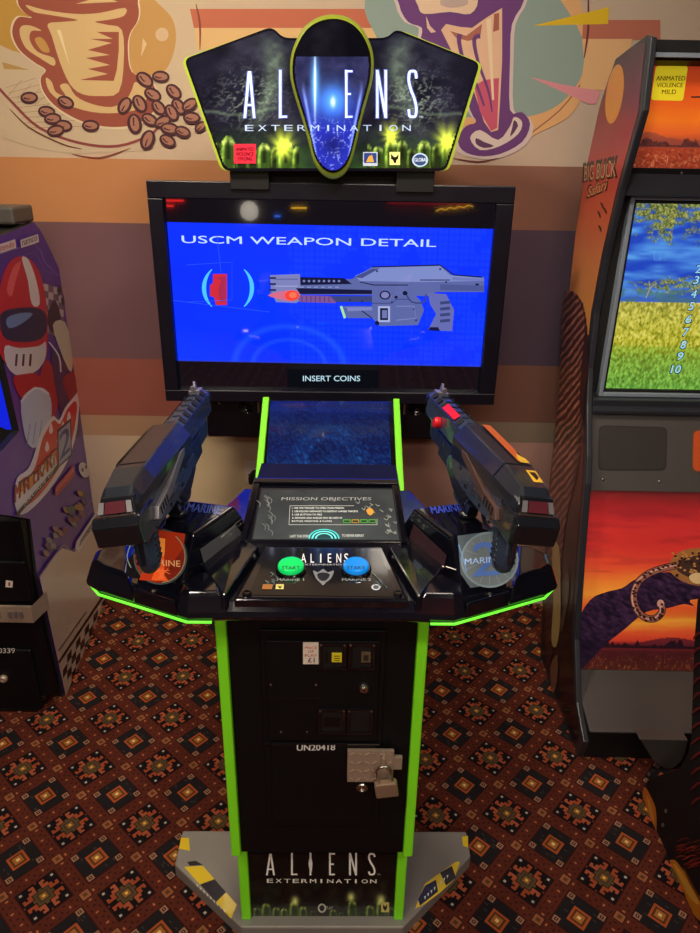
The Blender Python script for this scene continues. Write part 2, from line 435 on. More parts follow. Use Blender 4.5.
mb = MB(); mb.box(X0, X1, WY-.018, WY, 0, .1); struct(mb.build('baseboard_back', 'white', bevel=.004))

# ---------------------------------------------------------------- murals (flat vinyl graphics on the wall)
WP = dict(sp=WORLD, o=(0, WY-.001, 0), ex=(1, 0, 0), ey=(0, 0, 1))
a = Art(**WP)
BR = (158, 84, 68); CR = (216, 184, 132); BG = (214, 190, 158)
# big disc backdrop
a.sm([(-40, 60), (-30, 118), (10, 140), (60, 152), (110, 152), (160, 146), (192, 110), (205, 50), (200, -10), (160, -70), (40, -90), (-30, -50)], (208, 186, 158), 4)
a.sm([(-30, -5), (10, -20), (40, 20), (30, 52), (0, 45), (-30, 20)], (196, 152, 74), 3)
a.sm([(128, 70), (132, 20), (140, -20), (155, 0), (172, 18), (176, 38), (172, 58), (163, 72), (145, 76)], (200, 154, 92), 4)
a.ell(162, 34.5, 6.6, 6.8, (216, 186, 152))
a.poly([(143, 38), (147, 44), (141, 57)], (222, 194, 150))
a.poly([(2, 62), (30, 70), (4, 69)], (186, 150, 90))
for k in range(9):
    a.stroke([(8+k*9, 96+k*3), (22+k*9.5, 80+k*4)], .5, (170, 140, 104))
    a.stroke([(6+k*2.6, 88+k*5), (36+k*7, 78+k*6)], .5, (170, 140, 104))
a.stroke([(-10, 78), (12, 102), (40, 128), (80, 143), (118, 146), (150, 135), (160, 124)], (2.5, 2.8), (146, 72, 72), 4)
a.stroke([(10, 109), (30, 128), (62, 144), (82, 149)], (.6, 1.8, 0), (120, 72, 60), 4)
a.stroke([(72, 154), (100, 158), (131, 148)], (.4, 2., 0), (140, 72, 60), 4)
# cup with white outline then red body
cup = [(22, -30), (18, 0), (24, 12), (32, 18), (20, 17), (14, 24), (13, 36), (20, 50), (34, 62), (46, 70), (41, 78), (44, 92), (58, 108), (84, 122), (112, 127), (136, 124), (153, 112), (158, 98), (150, 80), (132, 72), (128, 50), (130, 34), (138, 20), (138, 4), (128, -20)]
a.sm([(c[0]+(c[0]-86)*.028, c[1]+(c[1]-50)*.03) for c in cup], (228, 208, 178), 4)
a.sm(cup, BR, 4)
a.sm([(26, 5), (45, 10), (75, 14), (100, 13), (125, 8), (124, 16), (108, 20), (95, 22), (108, 25), (122, 30), (124, 60), (119, 92), (100, 96), (82, 94), (70, 84), (60, 62), (52, 36), (48, 24), (62, 22), (78, 20), (50, 15), (34, 12)], CR, 3)
a.poly([(97, 32), (119, 32), (119, 50), (117, 70), (114, 81), (80, 80), (108, 74), (88, 69), (110, 65), (86, 58), (110, 55), (88, 50), (112, 43), (90, 39), (113, 39)], BR)
a.poly([(57, 30), (61, 30), (70, 66)], (232, 214, 170))
a.sm([(20, 34), (22, 26), (32, 26), (42, 31), (32, 31), (30, 40), (38, 52), (54, 58), (54, 66), (40, 58), (26, 48)], CR, 3)
a.sm([(35, 40), (40, 37), (46, 42), (50, 52), (42, 51)], (196, 150, 84), 3)
a.sm([(46, 78), (52, 82), (56, 92), (66, 96), (60, 86), (68, 84), (76, 96), (92, 104), (112, 107), (126, 100), (132, 90), (136, 82), (148, 92), (140, 108), (118, 113), (92, 112), (66, 104), (50, 92)], CR, 3)
a.poly([(76, 4), (118, 2), (104, -4)], CR)
beans = [(29.5, 98, 8, 0), (47, 112, 8, 10), (66, 102.5, 8, 25), (53, 119, 8, 0), (64, 126, 8, 10), (56, 131, 8, -10), (91, 126, 8, 5), (145, 80, 9, 40), (161, 77, 8, 5), (174, 92, 8.5, 45), (153, 95, 8.5, 30), (125, 106, 8.5, -60), (140, 104, 9, 60), (159, 108, 8, 50), (179, 107, 8.5, 55), (172, 113, 8.5, 60), (135, 124, 9.5, 80), (150, 120, 8, 30), (163, 122, 8, -25), (190, 105, 8, -35), (192, 118, 8, 5), (170, 129, 8.5, 10), (183, 132, 7.5, 20), (148, 140, 9.5, -70), (168, 141, 8, 30), (201, 127, 6, -40)]
for bx, by, r, ro in beans:
    a.ell(bx, by, r+.9, r*.68+.9, (78, 44, 52), ro, 18)
    a.ell(bx, by-.4, r*.84, r*.46, (172, 120, 102), ro, 16)
    q = math.radians(ro); a.stroke([(bx-r*.7*math.cos(q), by-r*.7*math.sin(q)), (bx-1, by+1.2), (bx+r*.1*math.cos(q), by+r*.1*math.sin(q))], (1.8, .6), (78, 44, 52), 3)
tag(a.mb.build('wall_mural', 'wall'), 'painted coffee cup and scattered coffee beans mural on the wall at upper left', 'mural')
# milkshake mural
a = Art(**WP); a.h = .00125
a.poly([(190, 9), (420, 9), (420, 28), (194, 28)], (196, 110, 84))
a.poly([(195, 28), (420, 28), (420, 44), (197, 50)], (226, 186, 130))
a.stroke([(196, 4), (200, 24), (200, 50)], (.8, 2., 0), (140, 70, 60), 3)
a.sm([(372, -20), (385, 30), (402, 70), (430, 108), (470, 140), (505, 146), (540, 132), (575, 110), (590, 60), (580, 0), (560, -40)], (228, 176, 122), 4)
a.sm([(365, 0), (378, 40), (400, 80), (430, 112), (500, 118), (535, 115), (562, 102), (582, 75), (584, 45), (572, 18), (552, -10), (520, -40), (400, -50)], (146, 166, 160), 4)
a.poly([(583, 20), (660, 20), (660, 40), (582, 39)], (188, 112, 92))
a.poly([(582, 39), (632, 39), (620, 92), (598, 90), (580, 90), (584, 60)], (228, 182, 132))
a.stroke([(588, -8), (588, 30), (584, 58)], (1., 2.2, 0), (110, 50, 56), 3)
a.stroke([(580, 85), (560, 110), (530, 134)], (1., 1.2), (140, 90, 70), 3)
a.poly([(532, 26), (609, 7), (608, 24)], (228, 190, 40))
a.poly([(530, 77), (560, 84), (600, 91), (596, 104), (588, 104), (556, 89)], (226, 150, 160))
glass = [(404, -20), (399, 4), (408, 22), (422, 28), (422, 42), (444, 52), (458, 70), (470, 110), (476, 122), (466, 126), (458, 138), (462, 150), (478, 156), (500, 154), (522, 142), (530, 124), (522, 112), (510, 110), (510, 60), (512, 24), (524, 0), (520, -30)]
a.sm([(c[0]+(3.5 if c[0] > 470 else -3.5), c[1]+(3 if c[1] > 110 else 0)) for c in glass], (216, 196, 196), 3)
a.sm(glass, (112, 66, 128), 3)
a.sm([(418, 6), (424, 14), (450, 12), (470, 14), (478, 0), (470, -24), (430, -30), (414, -10)], (232, 200, 172), 3)
a.sm([(440, 4), (452, 8), (468, 4), (462, -6), (446, -6)], (196, 170, 164), 3)
a.poly([(426, 16), (430, 26), (436, 32), (431, 33), (427, 28)], (224, 188, 172))
a.poly([(441, 30), (446, 24), (460, 27), (472, 28), (486, 18), (502, 8), (502, 60), (500, 100), (498, 130), (491, 132), (484, 122), (470, 80), (452, 52)], (232, 190, 160))
a.poly([(450, 31), (466, 36), (482, 24), (480, 38), (468, 41), (456, 38)], (176, 106, 92))
a.poly([(494, 14), (499, 13), (499, 30), (493, 32)], (170, 100, 86))
a.poly([(484, 80), (499, 78), (497, 128), (491, 131), (480, 112), (474, 86)], (206, 92, 120))
a.stroke([(460, 34), (459, 42), (464, 62), (476, 84), (484, 106)], (5, 2), (112, 66, 128), 3)
a.stroke([(480, 36), (474, 40), (478, 62), (488, 90), (492, 112)], (5, 1.4), (112, 66, 128), 3)
a.poly([(486, 20), (491, 18), (494, 100), (492, 100)], (240, 214, 180))
a.sm([(470, 138), (480, 130), (498, 140), (510, 126), (514, 117), (522, 122), (518, 134), (500, 146), (480, 150)], (224, 206, 200), 3)
a.sm([(476, 138), (484, 142), (494, 146), (484, 148), (476, 144)], (100, 62, 100), 2)
a.sm([(514, 120), (518, 126), (510, 137), (512, 128)], (100, 62, 100), 2)
a.stroke([(452, 158), (478, 162), (498, 158)], (.4, 1.6, 0), (120, 60, 60), 3)
tag(a.mb.build('wall_mural', 'wall'), 'painted purple outlined milkshake glass mural on the wall above the screen at right', 'mural')

# ---------------------------------------------------------------- wall socket and plug behind the cabinet
sx, sy, sz = WORLD, 0, 0
aa = Art(**WP); p = aa.W(245, 460); q = aa.W(262, 482)
t = worldthing('wall_socket', 'white double wall socket low on the wall behind the shooting cabinet', 'socket', (p.x, WY, q.z))
mb = MB(); mb.box(p.x, p.x+.146, WY-.012, WY-.0015, q.z, p.z); mb.build('faceplate', 'white', t, bevel=.003)
mb = MB(); mb.box(p.x+.03, p.x+.045, WY-.016, WY-.012, p.z-.018, p.z-.006); mb.build('switch', 'white', t, bevel=.001)
mb = MB(); mb.col = (60, 50, 40); mb.box(p.x+.012, p.x+.016, WY-.0135, WY-.012, q.z+.03, q.z+.038); mb.build('socket_hole', 'artmatt', t)
w = aa.W(257, 475)
t = worldthing('power_plug', 'black three pin plug and cable in the wall socket', 'plug', (w.x, WY-.03, w.z))
mb = MB(); mb.prism([(w.x-.026, WY-.014, w.z-.022), (w.x+.026, WY-.014, w.z-.022), (w.x+.03, WY-.014, w.z+.01), (w.x+.012, WY-.014, w.z+.03), (w.x-.012, WY-.014, w.z+.03), (w.x-.028, WY-.014, w.z+.01)], (0, -.035, 0)); mb.build('plug_body', 'matt', t, bevel=.006)
mb = MB(); mb.tube([(w.x, WY-.03, w.z-.015), (w.x+.003, WY-.03, w.z-.06), (w.x+.02, WY-.035, w.z-.16), (w.x+.06, WY-.05, .12), (w.x+.1, WY-.1, .01)], .004); mb.build('cable', 'cable', t, smooth=True)
# ================================================================== SHOOTING CABINET (local space, front at y=0, centre x=0)
cab = thing('shooting_arcade_cabinet', 'black two gun sci-fi shooting arcade cabinet with lime green edging, large screen and shaped header', 'arcade cabinet', (-.045, 1.05, 0), CABA)
def C(mb, n, m, par=None, **k): return mb.build(n, m, par or cab, **k)
# base plate
mb = MB()
bp = [(-.372, .262), (-.372, .165), (-.185, .008), (.185, .008), (.372, .19), (.372, .262)]
mb.prism([(x, y, .0) for x, y in bp], (0, 0, .042)); base = C(mb, 'base_plate', 'plate', bevel=.004)
mb = MB(); mb.box(-.18, .18, .25, 1.16, 0, .04); C(mb, 'chassis', 'matt')
g = Art(CAB, (0, 0, .042), (1, 0, 0), (0, 1, 0), base=.0006)
Y_, K_ = (232, 200, 30), (24, 22, 20)
def haz(strip, alt):                          # strip: list of quads px
    for i, q in enumerate(strip): g.poly(q, Y_ if (i+alt) % 2 == 0 else K_)
g.poly([(181, 838), (189, 838), (190, 851), (179, 849)], Y_)
def band_(A0, A1, B0, B1, cuts):
    for (t0, t1, c) in cuts:
        L2 = lambda t: (A0[0]+(A1[0]-A0[0])*t, A0[1]+(A1[1]-A0[1])*t); R2 = lambda t: (B0[0]+(B1[0]-B0[0])*t, B0[1]+(B1[1]-B0[1])*t)
        g.poly([L2(t0), R2(t0), R2(t1), L2(t1)], c)
g.poly([(187, 862), (196, 861), (203, 865), (190, 866)], K_)
band_((184, 867), (231, 919), (203, 866), (237, 905), [(0, .34, Y_), (.34, .68, K_), (.68, 1., Y_)])
for k in range(9): g.poly([(196+k*3.4, 884+k*3.2), (198+k*3.4, 885+k*3.2), (197.4+k*3.4, 887.5+k*3.2)], (215, 215, 205))
C(g.mb, 'hazard_tape', 'art', base, label='yellow and black hazard tape on the left wing of the base')
g.mb = MB()
g.poly([(462, 837), (468, 836), (468, 848), (463, 846)], Y_)
g.poly([(460, 862), (456, 862), (440, 873), (425, 884), (420, 896), (415, 909), (424, 905), (440, 893), (454, 880)], Y_)
for q in [[(440, 873), (452, 866), (456, 878), (446, 886)], [(425, 886), (436, 880), (438, 892), (420, 906), (418, 900)]]: g.poly(q, K_)
LT = []
for k in range(0): g.poly([(196+k*3.4, 884+k*3.2), (198+k*3.4, 885+k*3.2), (197.4+k*3.4, 887.5+k*3.2)], (215, 215, 205))
for k in range(8): g.poly([(424+k*3.2, 897-k*3), (426+k*3.2, 896-k*3), (425+k*3.2, 900-k*3)], (215, 215, 205))
C(g.mb, 'hazard_tape', 'art', base, label='yellow and black hazard tape on the right wing of the base')
# kick panel
mb = MB(); mb.box(-.165, .165, .035, .6, .042, .31); C(mb, 'kick_panel', 'satin')
k_ = Art(CAB, (0, .035, 0), (1, 0, 0), (0, 0, 1))
def podc(c, x, y, pods):                        # pod shapes with bright rims
    for px_, pb, ph, pw, q in pods:
        if abs(x-px_) > pw: continue
        t = (pb-y)/ph
        if t > -.02 and t < 1 and q > .0 and abs(x-px_) < pw*.98 and t > .9: pass
        if -.02 < t < 1:
            w_ = pw*(max(0, 1-abs(t-.38)**2.3*2.9)**.5 if t > .38 else 1-.35*(.38-t))
            u_ = (x-px_)/max(.1, w_)
            if abs(u_) < 1:
                n = fbm(x*.5, y*.35, 17)
                dk = mix((10, 18, 10), (46, 70, 24), q); c = mix(dk, (176, 222, 84), (max(0, 1-abs(u_+.62)*3.6)*min(1, t*2.4)+.35*max(0, 1-abs(u_-.8)*5))*(.2+.8*q)*(.35+n))
                c = mix(c, (206, 228, 120), max(0, 1-abs(t-.86)*7)*q*n*1.5); c = mix(c, (6, 10, 6), .7*max(0, 1-abs(u_-.05)*3)*(t > .35)*(t < .9))
    return c
KP = [(x, 920, h, w, q) for x, h, w, q in [(257, 13, 4.4, .5), (266, 17, 5.4, .9), (276, 13, 4.6, .7), (284, 12, 4.2, .9), (294, 19, 5.6, .8), (303, 14, 4.6, .9), (313, 10, 4, .3), (333, 11, 4.4, .7), (341, 8, 3.6, .4), (352, 20, 5.2, .8), (361, 9, 4, .2), (370, 15, 5, .9), (381, 20, 5.8, .8), (391, 13, 4.4, .5)]]
def kfn(x, y):
    n = fbm(x*.12, y*.16, 9); c = mix((12, 12, 13), (34, 38, 30), max(0, n*1.5-.35)*(.4+.6*(y > 880)))
    c = podc(c, x, y, KP)
    for fx, fy, fr in [(295, 901, 5.5), (351, 897, 5.5), (381, 900, 6.5)]:
        r = math.hypot(x-fx, (y-fy)*.75); c = mix(c, (238, 250, 150), math.exp(-(r/fr*1.5)**2)*(1 if y < fy+4 else .5))
    return c
k_.clip([(249, 853.5), (400, 853.5), (397, 918.5), (250, 918.5)], 248, 852, 402, 920, 150, 66, kfn)
def aliens(A, xs, y0, y1, c, bold=0., skip=None):
    for ch, (xa, xb) in zip('ALIENS', xs):
        A.text(ch, (xa, y1), (xb, y1), (xa, y0), c, bold)
k_.titles([('A', (266, 275)), ('L', (291, 297.5)), ('I', (309, 312)), ('E', (329, 335)), ('N', (349, 357)), ('S', (368, 375.5))], 852.5, 875, 1.9, (255, 255, 246))
k_.sm([(310.5, 856), (312.5, 863), (311, 874), (308.5, 863)], (240, 240, 235), 2)
for i_, ch in enumerate('EXTERMINATION'):
    x = 267+i_*8.6+(2 if ch == 'I' else 0); k_.text(ch, (x, 882.2), (x+(6.2 if ch != 'I' else 1.6), 882.2), (x, 878.3), (255, 255, 240), .03)
k_.ell(322, 907, 4.2, 4.6, (200, 205, 190)); k_.ell(322, 907, 2.6, 3, (30, 34, 28)); k_.text('PLAY', (326, 908), (333, 908), (326, 905), (190, 190, 180))
k_.poly([(381, 901), (389, 901), (389, 911), (381, 911)], (215, 205, 120)); k_.poly([(383, 903), (385, 905.5), (387, 903), (387, 907), (385, 910), (383, 907)], (25, 25, 20))
k_.text('TM', (377, 874), (380, 874), (377, 872.5), (180, 180, 170))
C(k_.mb, 'kick_artwork', 'art')
for s in (-1, 1):
    mb = MB(); mb.box(s*.165-(.022 if s < 0 else 0), s*.165+(.022 if s > 0 else 0), .025, .045, .042, .31); C(mb, 'green_edging', 'green', bevel=.003)
# pedestal body
mb = MB(); mb.box(-.172, .172, .0, .6, .30, .945); C(mb, 'pedestal', 'satin')
for s in (-1, 1):
    mb = MB(); mb.prism([(s*.172, -.012, .30), (s*.172, .02, .30), (s*.172, .02, .942), (s*.172, -.012, .942)], (s*.02, 0, 0)); C(mb, 'green_edging', 'green', bevel=.003)
# coin door
mb = MB(); mb.box(-.113, .116, -.006, 0, .385, .878); door = C(mb, 'coin_door_frame', 'satin', bevel=.002)
mb = MB(); mb.box(-.102, .105, -.012, -.006, .622, .858); up = C(mb, 'coin_door', 'satin', bevel=.0015)
mb = MB(); mb.box(-.1, .103, -.011, -.006, .402, .610); lo = C(mb, 'cash_door', 'satin', bevel=.0015)
mb = MB(); mb.box(-.112, .112, -.0135, -.006, .6125, .618); C(mb, 'hinge_rail', 'gloss', bevel=.0015)
mb = MB(); mb.box(-.1, -.005, -.0125, -.0115, .727, .7285); mb.box(-.005, -.004, -.0125, -.0115, .64, .7285); C(mb, 'panel_seam', 'gloss', up)
dp = Art(CAB, (0, -.012, 0), (1, 0, 0), (0, 0, 1))
def LP(x, y, Y=-.012):
    a_ = Art(CAB, (0, Y, 0), (1, 0, 0), (0, 0, 1)); v = a_.W(x, y); return v
for (x0, y0, x1, y1, kind) in [(319, 642, 347, 669, 'slot'), (348, 642, 376, 669, 'reject'), (318, 708, 346, 733, 'cup'), (346.5, 708, 373.5, 733, 'blank')]:
    p = LP(x0, y1); q = LP(x1, y0); mb = MB()
    w = .007
    mb.box(p.x, q.x, -.0165, -.012, p.z, p.z+w); mb.box(p.x, q.x, -.0165, -.012, q.z-w, q.z); mb.box(p.x, p.x+w, -.0165, -.012, p.z+w, q.z-w); mb.box(q.x-w, q.x, -.0165, -.012, p.z+w, q.z-w)
    nm = {'slot': 'coin_slot', 'reject': 'reject_button', 'cup': 'coin_return', 'blank': 'coin_slot_blank'}[kind]
    f = C(mb, nm, 'gloss', up, bevel=.0015)
    cx = (p.x+q.x)/2; cz = (p.z+q.z)/2
    mb = MB(); mb.mi = 0
    mb.box(p.x+w, q.x-w, -.0135, -.0118, p.z+w, q.z-w)
    mb.mi = 1
    if kind == 'slot': mb.col = (228, 212, 40); mb.box(cx-.002, q.x-.009, -.0155, -.0135, cz-.012, cz+.008); mb.col = (60, 55, 20); [mb.box(cx+.002, q.x-.013, -.0157, -.0155, cz-.009+i*.005, cz-.0075+i*.005) for i in range(3)]; mb.col = (2, 2, 2); mb.box(p.x+.012, p.x+.016, -.0138, -.0135, cz-.014, cz+.012)
    if kind == 'reject': mb.col = (100, 84, 60); mb.box(cx-.001, q.x-.009, -.0165, -.0135, cz-.012, cz+.01); mb.col = (50, 40, 30); mb.box(cx+.003, q.x-.013, -.0168, -.0165, cz-.008, cz+.005)
    if kind == 'cup': mb.col = (1, 1, 1); mb.box(cx-.0155, cx+.0155, -.014, -.0135, cz-.0135, cz+.0095)
    if kind == 'blank': mb.col = (20, 19, 20); mb.box(cx-.013, cx+.013, -.0142, -.0135, cz-.012, cz+.01)
    mb.mi = 2
    for xx in (p.x+.004, q.x-.004): mb.cyl((xx, -.018, q.z-.004), (xx, -.0165, q.z-.004), .0022, n=10)
    C(mb, nm+'_insert', ['matt', 'artmatt', 'silver'], up)
st = Art(CAB, (0, -.012, 0), (1, 0, 0), (0, 0, 1))
st.poly([(303, 642), (318.5, 642), (318.5, 664), (303, 664)], (236, 222, 205))
for k, w_ in enumerate(['PRICE', 'OF', 'PLAY']):
    d = 6 if len(w_) > 2 else 3; st.text(w_, (311-d, 649+k*3.8), (311+d, 649+k*3.8), (311-d, 646.2+k*3.8), (190, 70, 60), .01)
st.text('£1', (308, 662), (314.5, 662), (308, 657.5), (30, 25, 25), .02)
C(st.mb, 'price_sticker', 'artmatt', up, label='white price of play £1 sticker')
p = LP(364, 687.5)
mb = MB(); mb.lathe((p.x, -.012, p.z), (0, -1, 0), [(.0095, 0), (.0095, .004), (.0078, .007), (.006, .007), (.006, .009), (0.0005, .009)]); lk = C(mb, 'door_lock', 'silver', up)
mb = MB(); mb.box(p.x-.001, p.x+.001, -.0215, -.021, p.z-.004, p.z+.003); C(mb, 'keyhole', 'matt', up)
for x, y in [(271, 685), (316, 685), (281, 732), (307, 732)]:
    mb = MB(); p = LP(x, y); mb.lathe((p.x, -.012, p.z), (0, -1, 0), [(.0026, 0), (.002, .0018), (.0003, .002)], 10)
    C(mb, 'door_screw', 'silver', up)
wr = Art(CAB, (0, -.011, 0), (1, 0, 0), (0, 0, 1))
wr.text('UN20418', (297, 750.5), (335, 750), (297, 744.5), (232, 228, 225), .05)
C(wr.mb, 'painted_number', 'artmatt', lo, label='hand painted white number')
# lock plate and padlock
p = LP(347, 778); q = LP(394, 747)
mb = MB(); mb.box(p.x, q.x, -.022, -.0165, p.z, q.z)
for i in range(6):
    for j in range(4):
        cx = p.x+.009+i*(q.x-p.x-.018)/5; cz = p.z+.008+j*(q.z-p.z-.016)/3; s = 1 if (i+j) % 2 else -1; l = .0046
        mb.prism([(cx-l, -.022, cz-l*s*.6-.0012), (cx+l, -.022, cz+l*s*.6-.0012), (cx+l, -.022, cz+l*s*.6+.0012), (cx-l, -.022, cz-l*s*.6+.0012)], (0, -.0022, 0))
plate = C(mb, 'lock_plate', 'steel', bevel=.0006, label='chequered steel lock plate')
mb = MB(); mb.box(q.x, q.x+.017, -.02, -.012, (p.z+q.z)/2-.01, (p.z+q.z)/2+.022); mb.box(p.x, q.x, -.0165, -.011, p.z+.01, q.z-.004); C(mb, 'bracket', 'steel', plate, bevel=.001)
hx = LP(383, 765, -.025)
mb = MB(); mb.box(hx.x-.0025, hx.x+.0025, -.0325, -.02, hx.z-.004, hx.z+.022); C(mb, 'staple', 'steel', plate, bevel=.001)
lp = LP(362, 784.5)
mb = MB(); mb.lathe((lp.x, -.011, lp.z), (0, -1, 0), [(.0115, 0), (.0115, .01), (.0095, .012), (.0075, .012), (.0075, .009), (.003, .009), (.003, .01), (.0003, .01)]); C(mb, 'cash_door_lock', 'silver', lo)
# padlock: a thing of its own hanging from the staple
R3 = Matrix.Rotation(CABA, 3, 'Z')
wo = CAB.R @ Vector((hx.x, -.0365, hx.z))+CAB.loc
pad = thing('padlock', 'small brass-grey padlock hanging from the steel lock plate', 'padlock', tuple(wo), CABA)
def tfp(v):  # tilt a little
    v = Matrix.Rotation(math.radians(-9), 3, 'Y') @ v; return v
mb = MB(tfp); mb.prism([(-.0225, -.009, -.066), (.0225, -.009, -.066), (.0225, -.009, -.036), (.02, -.009, -.031), (-.02, -.009, -.031), (-.0225, -.009, -.036)], (0, .0165, 0)); mb.build('lock_body', 'brass', pad, bevel=.003)
mb = MB(tfp); mb.tube([(-.0135, 0, -.033)]+[(-.0135*math.cos(t*math.pi/12), 0, -.004+.0115*math.sin(t*math.pi/12)) for t in range(13)]+[(.0135, 0, -.033)], .0032, 10); mb.build('shackle', 'silver', pad, smooth=True)
mb = MB(tfp); mb.cyl((0, 0, -.0675), (0, 0, -.0655), .005); mb.build('key_cylinder', 'silver', pad)

# rear body and riser under the monitor
mb = MB(); mb.prism([(-.195, .35, .02), (-.195, 1.15, .02), (-.195, 1.15, .97), (-.195, 1.03, .97), (-.195, .74, .79), (-.195, .35, .70)], (.39, 0, 0)); C(mb, 'rear_body', 'satin', bevel=.004)
o_, d1 = Vector((0, .74, .79)), Vector((0, .29, .18)).normalized()
nrm = Vector((1, 0, 0)).cross(d1)
mb = MB()
P0 = Vector((-.192, .70, .77)); 
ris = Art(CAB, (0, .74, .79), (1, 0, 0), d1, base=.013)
mb = MB(); mb.prism([(-.19, .741, .7955), (.19, .741, .7955), (.19, 1.028, .9735), (-.19, 1.028, .9735)], nrm*.004); C(mb, 'riser_panel', 'gloss')
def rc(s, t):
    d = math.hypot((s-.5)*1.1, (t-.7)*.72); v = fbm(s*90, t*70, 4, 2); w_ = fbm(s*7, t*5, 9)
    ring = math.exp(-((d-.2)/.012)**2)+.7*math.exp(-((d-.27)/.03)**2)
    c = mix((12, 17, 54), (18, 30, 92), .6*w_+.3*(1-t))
    return mix(c, (28, 120, 205), max(0, v-.45)*.9*(.25+t)+.4*ring*v+.62*math.exp(-((t-.93)/.16)**2-((s-.5)/.36)**2)*(.5+.8*v))  # last term paints reflected blue light near the bottom into the print
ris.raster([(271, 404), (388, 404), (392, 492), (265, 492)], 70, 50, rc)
C(ris.mb, 'riser_artwork', 'riserlit', label='speckled dark blue artwork with faint rings and a painted-in blue reflection low down')
for s in (-1, 1):
    mb = MB(); a0 = Vector((s*.192, .70, .782)); a1 = Vector((s*.192, 1.032, .988))
    mb.prism([a0, a1, a1-Vector((0, 0, .03)), a0-Vector((0, 0, .03))], (s*.02, 0, 0)); C(mb, 'green_edging', 'green', bevel=.003)
# screws in riser
# speaker bar behind monitor bottom
for s in (-1, 1):
    mb = MB(); mb.box(.215 if s > 0 else -.405, .405 if s > 0 else -.215, 1.10, 1.2, .824, .985); sp_ = C(mb, 'speaker_box', 'bezel', bevel=.006)
    mb = MB(); mb.lathe((s*.275, 1.1, .93), (0, -1, 0), [(.026, 0), (.026, .002), (.022, .003), (.018, .001), (.014, .003), (.009, .001), (.005, .004), (.0003, .004)], 24); C(mb, 'speaker_grille', 'gloss', sp_)
    mb = MB(); mb.box(s*.235-.003, s*.235+.003, 1.098, 1.1, .91, .945); C(mb, 'side_mark', 'silverdark', sp_)
    for sx_, sz_ in ((.36, .94), (.225, .965)):
        mb = MB(); mb.lathe((s*sx_, 1.1, sz_), (0, -1, 0), [(.004, 0), (.003, .002), (.0003, .0022)], 10); C(mb, 'speaker_screw', 'silver', sp_)
mb = MB(); mb.box(-.2, .2, 1.10, 1.2, .9, 1.0); C(mb, 'mounting_column', 'satin')
mb = MB(); mb.box(-.2, .2, 1.14, 1.3, .04, 1.62); C(mb, 'rear_column', 'satin')

# ---------------------------------------------------------------- monitor
TVY = 1.05
tv = Art(CAB, (0, TVY, 0), (1, 0, 0), (0, 0, 1), base=.0)
out = [tv.uv(*p) for p in [(148, 180), (514, 186), (495, 402), (170, 400)]]
ox0 = -.512; ox1 = .507; oz0, oz1 = .968, 1.602
ix0, ix1, iz0, iz1 = -.47, .458, 1.005, 1.556
mb = MB()
for (a0, a1, b0, b1) in [(ox0, ox1, oz0, iz0), (ox0, ox1, iz1, oz1), (ox0, ix0, iz0, iz1), (ix1, ox1, iz0, iz1)]: mb.box(a0, a1, TVY-.022, TVY+.02, b0, b1)
mon = C(mb, 'monitor_bezel', 'bezel', bevel=.003)
mb = MB(); mb.box(ox0+.02, ox1-.02, TVY+.02, TVY+.09, oz0+.02, oz1-.02); C(mb, 'monitor_back', 'matt', bevel=.01)
tv = Art(CAB, (0, TVY, 0), (1, 0, 0), (0, 0, 1), base=0.0)
tv.polyuv([(ix0, iz0), (ix1, iz0), (ix1, iz1), (ix0, iz1)], (5, 5, 9))
BL = (4, 28, 190)
def scr(s, t):
    c = mix((5, 28, 178), (2, 44, 192), .6*fbm(s*3, t*3, 8))
    gx = abs(math.sin(s*190)); gy = abs(math.sin(t*130))
    if s > .36: c = mix(c, (30, 64, 215), .3*(gx*gy)*(fbm(s*12, t*9, 3) > .42))
    d = math.hypot((s-.36)*1.7, t-1.02)
    c = mix(c, (30, 76, 215), .4*(math.exp(-((d-.2)/.012)**2)+math.exp(-((d-.3)/.02)**2)))
    if t > .985: c = mix(c, (30, 40, 90), .7)
    return c
tv.mb.cf = None
tv.raster([(167, 222), (495, 229), (486, 367), (178, 361)], 150, 64, scr)
tv.mb.cf = dim
WH = (205, 232, 255)
tv.text('USCM WEAPON DETAIL', (182, 243), (436, 247), (181.5, 235.5), WH, .02)
# reflections of arcade lights are left to the renderer; red icon and cyan arcs
tv.poly([(213, 274), (227, 274), (227, 305), (216, 305), (214, 297), (210, 296), (210, 285), (213, 283)], (215, 45, 60))
tv.poly([(216, 278), (221, 280), (218, 290), (220, 302), (226, 302), (226, 276)], (175, 45, 85))
for s in (-1, 1):
    cx = 228; tv.stroke([(cx+s*math.cos(math.radians(q))*24+0, 288+math.sin(math.radians(q))*25) for q in range(-48, 56, 8)], (.8, 4.2, 0), (80, 205, 255))
tv.stroke([(186, 265), (232, 262), (232, 300), (188, 302)], .6, (40, 90, 235)); tv.stroke([(170, 300), (270, 312)], .6, (40, 90, 235)); tv.stroke([(217, 235), (221, 272)], .6, (40, 90, 235))
